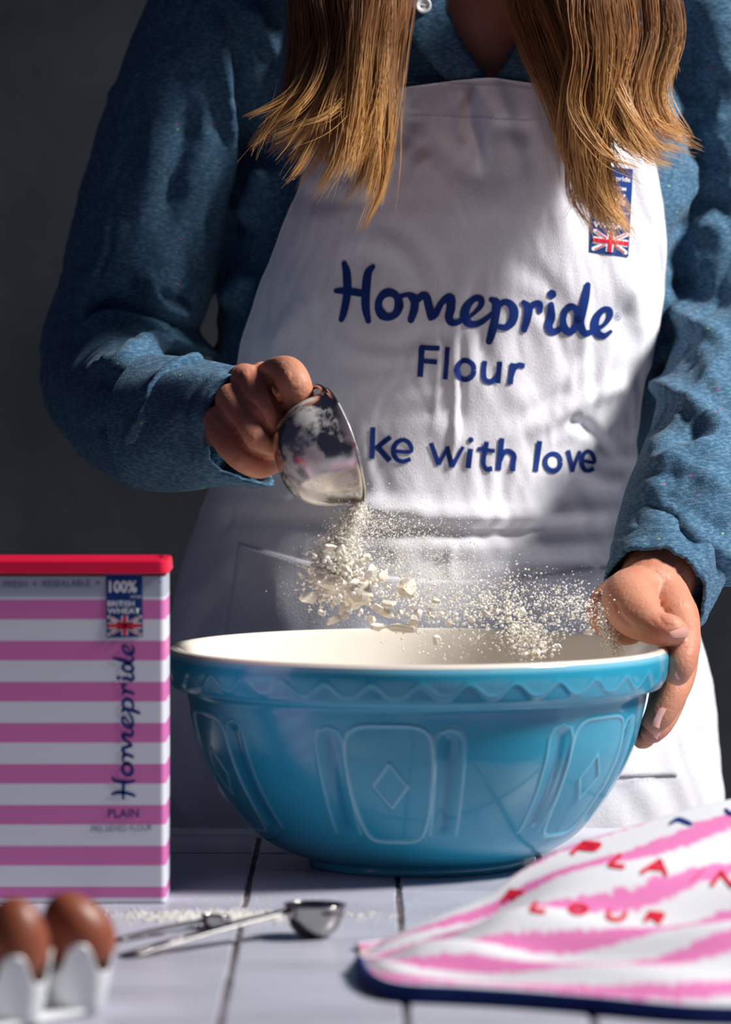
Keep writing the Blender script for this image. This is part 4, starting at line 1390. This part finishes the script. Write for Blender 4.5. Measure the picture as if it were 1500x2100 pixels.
for i, (c, a_, b_) in enumerate(small):
    o = bpy.data.objects.new('flour_crumb', proto[i % 6])
    o.location = P(*zc(*c), cr_r.uniform(-.030, -.004))
    o.scale = (a_ * 1.15, min(a_, b_) * 1.1, b_ * 1.15)
    o.rotation_euler = (cr_r.uniform(-.4, .4), cr_r.uniform(-.6, .6), cr_r.uniform(-.5, .5))
    x_, y_ = c
    if x_ < 330:
        w_ = ('high on the left of' if y_ < 310 else 'at the left fringe of')
    elif x_ < 520:
        w_ = ('in the middle of' if y_ < 430 else 'at the bottom of')
    else:
        w_ = None
    if w_:
        o['label'] = 'small cream flour crumb ' + w_ + ' the heap falling from the cup'
        o['group'] = 'flour crumbs ' + w_ + ' the falling heap'
    elif x_ < 800:
        o['label'] = 'small cream flour crumb between the squarish lump and the bowl rim'
        o['group'] = 'flour crumbs beside the squarish lump'
    elif y_ < 600:
        o['label'] = 'small cream flour crumb in the spray above the far bowl rim, right half'
        o['group'] = 'flour crumbs above the far rim'
    else:
        o['label'] = 'small cream flour crumb seen against the cream bowl inside, right half'
        o['group'] = 'flour crumbs against the bowl inside'
    o['category'] = 'flour crumb'
    COL.objects.link(o)

# ------------------------------------------------------------------ flour carton
CXR = -0.1112
CW, CD, CH = 0.128, 0.052, 0.1880
CY = -0.171
M['carton'] = bpy.data.materials.new('striped_card')
M['carton'].use_nodes = True
nt = M['carton'].node_tree
b = nt.nodes['Principled BSDF']
b.inputs['Roughness'].default_value = .45
tc = nt.nodes.new('ShaderNodeTexCoord')
sp_ = nt.nodes.new('ShaderNodeSeparateXYZ')
nt.links.new(tc.outputs['Object'], sp_.inputs[0])
# object z from the base: pink bands every 22.8 mm, silver band at the top
z_of = lambda py: P(250, py, CY)[2]
m1 = nt.nodes.new('ShaderNodeMath'); m1.operation = 'ADD'; m1.inputs[1].default_value = -z_of(1854) + .0
nt.links.new(sp_.outputs[2], m1.inputs[0])
per = (z_of(1226) - z_of(1731)) / 6.0
m2 = nt.nodes.new('ShaderNodeMath'); m2.operation = 'MODULO'
m1.inputs[1].default_value = -(z_of(1775)) + per * 3
nt.links.new(m1.outputs[0], m2.inputs[0]); m2.inputs[1].default_value = per
m3 = nt.nodes.new('ShaderNodeMath'); m3.operation = 'LESS_THAN'; m3.inputs[1].default_value = per * .48
nt.links.new(m2.outputs[0], m3.inputs[0])
mx = nt.nodes.new('ShaderNodeMix'); mx.data_type = 'RGBA'
mx.inputs[6].default_value = (.72, .74, .82, 1); mx.inputs[7].default_value = (.66, .17, .46, 1)
nt.links.new(m3.outputs[0], mx.inputs[0])
m4 = nt.nodes.new('ShaderNodeMath'); m4.operation = 'GREATER_THAN'; m4.inputs[1].default_value = z_of(1224)
nt.links.new(sp_.outputs[2], m4.inputs[0])
mx2 = nt.nodes.new('ShaderNodeMix'); mx2.data_type = 'RGBA'
nt.links.new(mx.outputs[2], mx2.inputs[6]); mx2.inputs[7].default_value = (.42, .47, .56, 1)
nt.links.new(m4.outputs[0], mx2.inputs[0])
m5 = nt.nodes.new('ShaderNodeMath'); m5.operation = 'LESS_THAN'; m5.inputs[1].default_value = .0028
nt.links.new(sp_.outputs[2], m5.inputs[0])
mx3 = nt.nodes.new('ShaderNodeMix'); mx3.data_type = 'RGBA'
nt.links.new(mx2.outputs[2], mx3.inputs[6]); mx3.inputs[7].default_value = (.72, .74, .82, 1)
nt.links.new(m5.outputs[0], mx3.inputs[0])
nt.links.new(mx3.outputs[2], b.inputs['Base Color'])


def rrect(w, d, r, n=8):
    out = []
    for (cx, cy, a0) in ((w / 2 - r, d / 2 - r, 0), (-w / 2 + r, d / 2 - r, 90), (-w / 2 + r, -d / 2 + r, 180), (w / 2 - r, -d / 2 + r, 270)):
        for i in range(n + 1):
            a_ = math.radians(a0 + 90 * i / n)
            out.append((cx + r * math.cos(a_), cy + r * math.sin(a_)))
    return np.array(out)


def prism(ring_levels, caps=True):
    n = len(ring_levels[0][0])
    V = np.vstack([np.column_stack([r_, np.full(n, z)]) for r_, z in ring_levels])
    F = grid_faces(len(ring_levels), n, True)
    if caps:
        F += [tuple(range(n))[::-1], tuple((len(ring_levels) - 1) * n + j for j in range(n))]
    return V, F


cc_ = np.array([CXR - CW / 2, CY + CD / 2, 0])
carton = empty('flour_carton', cc_, 'tall pink and white striped flour carton with red lid at the left', 'carton')
V, F = prism([(rrect(CW, CD, .003), 0.0002), (rrect(CW, CD, .003), CH - .006)])
cb = obj('carton_body', V + cc_, F, M['carton'], carton, smooth=False, label='pink and white striped card box')
V, F = prism([(rrect(CW + .003, CD + .003, .005), CH - .0046), (rrect(CW + .004, CD + .004, .005), CH - .0040), (rrect(CW + .003, CD + .003, .005), CH + .0022), (rrect(CW + .001, CD + .001, .005), CH + .0032),
              (rrect(CW - .006, CD - .006, .004), CH + .0033), (rrect(CW - .008, CD - .008, .004), CH + .0020)])
obj('lid', V + cc_, F, M['red_plastic'], carton, smooth=False, label='red plastic lid')


def boxmap(off):
    return lambda x, y: P(x, y, CY) + np.array([0, -off, 0])


mb = MB()
# the brush word again, turned to read upwards
for p_, w in WORD:
    q = [(228 + (y - 535) * (58 / 160.), 1641 - (x - 685) * (322 / 575.)) for x, y in p_]
    q = [(x + (yy - 0) * 0 - (1641 - yy) * .012 * 0, yy) for x, yy in q]
    # take out the slope of the baseline
    q = [(228 + ((y - .07 * (x - 700)) - 535) * .40, 1641 - (x - 685) * .56) for x, y in p_]
    ww = np.array(w, float) * .42
    stroke(q, ww, boxmap(.0005), mb)
disc(228 + ((603 - .07 * 432) - 535) * .40, 1641 - (1132 - 685) * .56, 4.2, boxmap(.0005), mb)
text('PLAIN', boxmap(.0005), mb, 220, 1677, 25, (1, -.02), bold=.008, sx=.98)
V, F = mb.get()
obj('carton_lettering', V, F, M['navy'], carton, label='navy word reading upwards and the word below it')
mb = MB()
M['faint'] = mat('faint_blue_print', (.10, .14, .30), .6)
for a_ in (('PRE-SIEVED FLOUR', 186, 1706, 17.5, (1, -.025), .86), ('FRESH  +  RESEALABLE  +', 6, 1205, 18.5, (1, -.015), .98), ('+', 322, 1200, 18, (1, 0), 1)):
    mb = MB()
    text(a_[0], boxmap(.0003), mb, a_[1], a_[2], a_[3], a_[4], sx=a_[5])
    V, F = mb.get()
    obj('small_print', V, F, M['faint'], carton)
V, F = quad_patch([(217, 1171), (292, 1171), (293, 1306), (219, 1308)], boxmap(.0004), 3, 3)
obj('wheat_badge', V, F, M['badge'], carton, smooth=False, label='navy badge at the top of the carton')
mb = MB()
text('100%', boxmap(.0008), mb, 219, 1214, 33, bold=.03, sx=.86)
text('OF OUR', boxmap(.0008), mb, 268, 1226, 7, bold=.02, sx=.85)
text('BRITISH', boxmap(.0008), mb, 220, 1243, 15.5, bold=.02, sx=1.06)
text('WHEAT', boxmap(.0008), mb, 221, 1258, 15.5, bold=.02, sx=1.22)
V, F = mb.get()
obj('badge_lettering', V, F, M['white_ink'], carton)
flag((222, 1263), (68, 0), (0, 40), boxmap, carton, .0003, .0008)

# ------------------------------------------------------------------ eggs in a scalloped porcelain tray
EC1 = onz(34, 2080, 0.0); EC1[1] = -0.590
EC1 = np.array([P(26, 1930, -0.575)[0], -0.575, 0])
EC2 = np.array([P(158, 1915, -0.540)[0], -0.540, 0])
tray_c = (EC1 + EC2) / 2
tray = empty('egg_tray', (tray_c[0], tray_c[1], 0), 'white porcelain egg tray with scalloped edges in the near left corner', 'egg tray')
dv = EC2 - EC1
pv = np.array([-dv[1], dv[0], 0]) / np.linalg.norm(dv) * .037
cents = [EC1 - dv, EC1, EC2]
cents += [c + pv for c in cents]
mb = MB()
dirang = math.atan2(dv[1], dv[0])
for c in cents:
    n, sg_ = 16, 72
    a = np.linspace(0, 2 * np.pi, sg_, endpoint=False)
    rel = a - dirang
    rim = .0275 + .0070 * np.tanh(-1.8 * np.cos(4 * rel)) / .947
    outerL, innerL = [], []
    for i in range(n):
        t = i / (n - 1)
        r_ = .0112 + .0066 * t ** .6
        z = .001 + (rim - .001) * t
        rr = r_ + 0 * a
        rr = rr * (1 + .04 * t * -np.cos(4 * rel))
        outerL.append(np.column_stack([c[0] + rr * np.cos(a), c[1] + rr * np.sin(a), z]))
        innerL.append(np.column_stack([c[0] + (rr - .0016) * np.cos(a), c[1] + (rr - .0016) * np.sin(a), np.maximum(z - .0004 * t, .0028)]))
    V = np.vstack(outerL + innerL[::-1])
    F = grid_faces(2 * n, sg_, True)
    F += [tuple(range(sg_))[::-1], tuple((2 * n - 1) * sg_ + j for j in range(sg_))]
    mb.add(V, F)
pc = (cents[0] + cents[2]) / 2 + pv / 2
V, F = prism([(rrect(.098, .058, .012), .0004), (rrect(.099, .059, .012), .0020), (rrect(.098, .058, .012), .0034)])
ca, sa = math.cos(dirang), math.sin(dirang)
mb.add(V @ np.array([[ca, sa, 0], [-sa, ca, 0], [0, 0, 1]]) + [pc[0], pc[1], 0], F)
V, F = mb.get()
obj('tray_body', V, F, M['porcelain'], tray)


def egg(c, tilt, az, label, s=1.0):
    n, m = 26, 32
    V = []
    for i in range(n + 1):
        ph_ = math.pi * i / n
        z = math.cos(ph_)
        r_ = math.sin(ph_) * (1 - .13 * z)
        for j in range(m):
            t = 2 * math.pi * j / m
            V.append((r_ * math.cos(t), r_ * math.sin(t), z * 1.28))
    V = np.array(V) * .0166 * s
    Rx = np.array([[1, 0, 0], [0, math.cos(tilt), -math.sin(tilt)], [0, math.sin(tilt), math.cos(tilt)]])
    Rz = np.array([[math.cos(az), -math.sin(az), 0], [math.sin(az), math.cos(az), 0], [0, 0, 1]])
    V = V @ Rx.T @ Rz.T + c
    obj('egg', V, grid_faces(n + 1, m, True), M['egg'], label=label, cat='egg')


egg(np.array([EC1[0], EC1[1], .0375]), .15, .5, 'brown egg cut by the left edge of the photo, in the white tray', 1.02)
egg(np.array([EC2[0], EC2[1], .0370]), .55, -1.0, 'darker brown egg nearer the spoons, in the white tray', 1.0)


# ------------------------------------------------------------------ measuring spoons
def spoon(name, bowl_c, bowl_r, depth, h0, h1, w, label, slots):
    """bowl_c = centre of the bowl rim; handle runs from h0 to h1"""
    sp = empty(name, (bowl_c[0], bowl_c[1], 0), label, 'measuring spoon', 'steel measuring spoons in front of the carton')
    prof = [(.0001, -depth), (bowl_r * .45, -depth * .93), (bowl_r * .75, -depth * .68), (bowl_r * .93, -depth * .35), (bowl_r, 0), (bowl_r * 1.04, .0004), (bowl_r * 1.0, .0008), (bowl_r * .90, -depth * .34), (bowl_r * .7, -depth * .64),
            (bowl_r * .4, -depth * .86), (.0001, -depth * .93)]
    V, F = lathe(cr(prof, 3), 48)
    hd = np.array(h1) - np.array(h0)
    hd = hd / np.linalg.norm(hd)
    tip = np.array([hd[0], hd[1], hd[2]])
    zax = np.array([0, 0, 1.0]) - hd * np.dot(hd, [0, 0, 1.0])
    zax = zax + np.array([.10, .10, 0])
    zax /= np.linalg.norm(zax)
    x_ = hd - zax * np.dot(hd, zax); x_ /= np.linalg.norm(x_)
    Rm = np.column_stack([x_, np.cross(zax, x_), zax])
    bo_ = obj('spoon_bowl', V @ Rm.T + bowl_c, F, M['steel'], sp)
    side = np.cross(hd, [0, 0, 1.0]); side /= np.linalg.norm(side)
    upv = np.cross(side, hd)
    L = np.linalg.norm(np.array(h1) - np.array(h0))
    rows_ = []
    for t in np.linspace(0, 1, 24):
        ww = w * (.75 + .25 * t) if t < .96 else w * .8
        lift = .0008 * math.sin(math.pi * t)
        c = np.array(h0) + hd * L * t + upv * lift
        rows_.append([c - side * ww, c - side * ww * .8 + upv * .0007, c + side * ww * .8 + upv * .0007, c + side * ww, c + side * ww * .8 - upv * .0007, c - side * ww * .8 - upv * .0007])
    V = np.array(rows_).reshape(-1, 3)
    F = grid_faces(24, 6, True) + [tuple(range(6))[::-1], tuple(23 * 6 + j for j in range(6))]
    obj('spoon_handle', V, F, M['dull_steel'], sp)
    for a_, b_ in slots:
        c0, c1 = np.array(h0) + hd * L * a_ + upv * .0016, np.array(h0) + hd * L * b_ + upv * .0012
        V, F = tube([c0, c1], [w * .5, w * .5], 8, 2, flat=(.12, upv))
        obj('handle_plate', V, F, M['steel'], sp, label='bright flat marking on the handle')
    return sp


zb = .0150
spoon('measuring_spoon', P(646, 1858, -0.300), .0162, .0172, P(590, 1868, -.302) + [0, 0, 0], P(252, 1962, -.372), .0062, 'large steel measuring spoon with a deep round bowl, handle towards the eggs', [(.62, .78), (.83, .97)])
spoon('measuring_spoon', P(442, 1880, -0.268), .0080, .0078, P(418, 1888, -.268), P(240, 1928, -.318), .0032, 'small steel measuring spoon behind the large one, nearer the carton', [])
# spilt flour on the tiles
r = np.random.default_rng(31)
n = 2600
a = r.normal(size=(n, 2)) * [.030, .012]
c0 = onz(480, 1880)
sc_ = np.column_stack([c0[0] + a[:, 0], c0[1] + a[:, 1], np.full(n, .0003)])
n2 = 700
sc2 = np.column_stack([r.uniform(-.16, .10, n2), r.uniform(-.42, -.15, n2), np.full(n2, .0003)])
V, F = grains(np.vstack([sc_, sc2]), np.concatenate([r.uniform(.0002, .0009, n), r.uniform(.00015, .0004, n2)]), 6)
fl2 = obj('spilt_flour', V, F, M['flour'], smooth=False, label='dusting of flour spilt on the tiles behind the measuring spoons', cat='flour', kind='stuff')
color_attr(fl2, 'tint', np.tile([.86, .84, .80], (len(V), 1)))

# ------------------------------------------------------------------ folded tea towel
back = [(738, 1962, -.352, .004), (800, 1925, -.345, .010), (900, 1880, -.330, .016), (1000, 1838, -.310, .024), (1070, 1788, -.285, .033), (1160, 1740, -.262, .042), (1310, 1692, -.235, .051), (1500, 1640, -.205, .060), (1750, 1610, -.19, .062)]
Bk = cr(np.array([P(q[0], q[1], q[2]) for q in back]), 12)
frontp = [(736, 1965), (760, 2000), (820, 2022), (950, 2030), (1080, 2038), (1230, 2050), (1400, 2066), (1550, 2072), (1800, 2080)]
Fr = cr(np.array([onz(x, y, .0065) for x, y in frontp]), 12)
nu, nv = 260, 130
ib = np.linspace(0, len(Bk) - 1, nu)
Bk = np.column_stack([np.interp(ib, range(len(Bk)), Bk[:, k]) for k in range(3)])
ifr = np.linspace(0, len(Fr) - 1, nu)
Fr = np.column_stack([np.interp(ifr, range(len(Fr)), Fr[:, k]) for k in range(3)])
tt = np.linspace(-.22, 1, nv)
G = np.zeros((nu, nv, 3))
UVt = np.zeros((nu, nv, 2))
for i in range(nu):
    s_ = i / (nu - 1)
    for j, t in enumerate(tt):
        if t >= 0:
            p = Bk[i] * (1 - t) + Fr[i] * t
            h = Bk[i][2] + (Fr[i][2] - Bk[i][2]) * (1 - (1 - t) ** 1.35)
            h += .0045 * math.sin(t * 9 + s_ * 9) * math.sin(math.pi * t) * min(1, s_ * 4) + .003 * math.sin(t * 21 - s_ * 14) * math.sin(math.pi * t) * min(1, s_ * 3)
            p[2] = h
        else:
            k_ = -t / .22
            p = Bk[i] + np.array([-.010, .05, 0]) * math.sin(k_ * 1.2) * (.25 + s_)
            p[2] = max(.003, Bk[i][2] * (1 - k_ ** 1.8))
        G[i, j] = p
        UVt[i, j] = (s_, t)
towel = empty('tea_towel', (G[:, :, 0].mean(), G[:, :, 1].mean(), 0), 'folded white tea towel with pink stripes, red lettering and navy hem beside the bowl', 'tea towel')
tV = G.reshape(-1, 3)
tF = [f for f in grid_faces(nu, nv)]
N0 = normals_of(tV, tF)
if N0[:, 2].mean() < 0:
    tF = [f[::-1] for f in tF]
k = len(tV)
# thickness: under layer a little inside
under = tV - [0, 0, .0030]
under[:, 2] = np.maximum(under[:, 2], .0012)
border = [i * nv for i in range(nu)] + [(nu - 1) * nv + j for j in range(1, nv)] + [i * nv + nv - 1 for i in range(nu - 2, -1, -1)] + [j for j in range(nv - 2, 0, -1)]
Ft = tF + [tuple(k + q for q in f[::-1]) for f in tF] + [(border[i], border[(i + 1) % len(border)], k + border[(i + 1) % len(border)], k + border[i]) for i in range(len(border))]
tw = obj('towel_cloth', np.vstack([tV, under]), Ft, M['cloth'], towel)
uu, vv = UVt[..., 0].ravel(), UVt[..., 1].ravel()
rough_edge = waves(np.column_stack([uu * 3, vv * 1.2, 0 * uu]), .006, .10, 41) + waves(np.column_stack([uu * 3, vv * 3, 0 * uu]), .0045, .022, 42)
# broad brushed stripes running along the fold
phase = (vv + rough_edge + .05 * np.sin(uu * 7)) * 5.2 + .30 + uu * .5
st_ = (phase % 1.0)
pk = (np.clip((st_ - .02) / .04, 0, 1) * np.clip((.44 - st_) / .04, 0, 1))
colw = np.array([.66, .67, .72]); colp = np.array([.68, .19, .44])
cw = colw * (1 - pk[:, None]) + colp * pk[:, None]
color_attr(tw, 'dye', np.vstack([cw, np.tile([.60, .47, .44], (len(under), 1))]))
t_bvh = BVHTree.FromPolygons(tV.tolist(), tF)
hem = Fr + [0, -.0012, -.0005]
V, F = tube(hem[::4], [.0022] * len(hem[::4]), 8, 1)
obj('hem', V, F, M['piping'], towel, label='navy hem')
lo = Fr.copy(); lo[:, 2] = .0022; lo = lo + np.array([0, -.0030, 0])
V, F = tube(lo[::4], [.0020] * len(lo[::4]), 8, 1)
obj('hem', V, F, M['piping'], towel, label='navy hem of the lower layer')
mid = Fr.copy(); mid[:, 2] = .0042; mid = mid + [.004, .0005, 0]
V, F = tube(mid[8:110:4], [.0022] * len(mid[8:110:4]), 8, 1)
obj('inner_fold', V, F, M['lining'], towel, label='pale inner fold seen at the tip')


def twmap(off):
    return lambda x, y: hit(t_bvh, x, y, off, -.3)


mb = MB()


def letter(ch, x, y, w, h, sh, wd):
    """slanted hand-painted capital at (x, y) = lower left"""
    f = lambda a_, b_: (x + a_ * w + b_ * sh, y - b_ * h + a_ * wd)
    L_ = {'P': [[(0, 0), (0, 1)], [(0, 1), (.7, 1), (.8, .75), (.7, .5), (0, .5)]], 'L': [[(0, 1), (0, 0), (.8, 0)]], 'A': [[(0, 0), (.5, 1)], [(.5, 1), (1, 0)], [(.2, .38), (.8, .38)]],
          'I': [[(0, 0), (0, 1)]], 'N': [[(0, 0), (0, 1)], [(0, 1), (.85, 0)], [(.85, 0), (.85, 1)]], 'F': [[(0, 0), (0, 1)], [(0, 1), (.8, 1)], [(0, .5), (.6, .5)]],
          'O': [ov(.5, .5, .42, .5)], 'U': [[(0, 1), (0, .3), (.4, 0), (.8, .3), (.8, 1)]], 'R': [[(0, 0), (0, 1)], [(0, 1), (.7, 1), (.8, .75), (.7, .5), (0, .5)], [(.3, .5), (.8, 0)]]}[ch]
    for s_ in L_:
        stroke([f(*q) for q in s_], min(w, 30) * .30, twmap(.0007), mb, smooth=len(s_) > 3, cap=True, n=6)


for word, lab in (((('P', 1176, 1750, 44, 20, 22), ('L', 1250, 1776, 36, 20, 22), ('A', 1318, 1790, 48, 25, 12), ('I', 1420, 1808, 10, 22, 22), ('N', 1462, 1816, 48, 25, 18)), 'red painted capitals, upper word'),
                  ((('F', 1036, 1848, 30, 19, 12), ('L', 1090, 1868, 32, 14, 10), ('O', 1165, 1872, 40, 15, 4), ('U', 1245, 1886, 40, 15, 6), ('R', 1325, 1890, 36, 16, 8)), 'red painted capitals, lower word')):
    for ch, x, y, w, h, sh in word:
        mb = MB()
        letter(ch, x, y, w, h, sh, 4)
        V, F = mb.get()
        obj('red_letter', V, F, M['red_ink'], towel, label=lab)
mb = MB()
stroke([(1376, 1690), (1392, 1682), (1410, 1688), (1420, 1692)], [5, 8, 9, 5], twmap(.0007), mb)
stroke([(1490, 1632 + 30), (1500, 1670), (1530, 1672)], [6, 8, 8], twmap(.0007), mb)
V, F = mb.get()
obj('blue_lettering', V, F, M['navy'], towel, label='navy brush stroke of printed lettering')

print('tris', sum(sum(len(p.vertices) - 2 for p in o.data.polygons) for o in COL.objects if o.type == 'MESH' and o.data.users == 1))
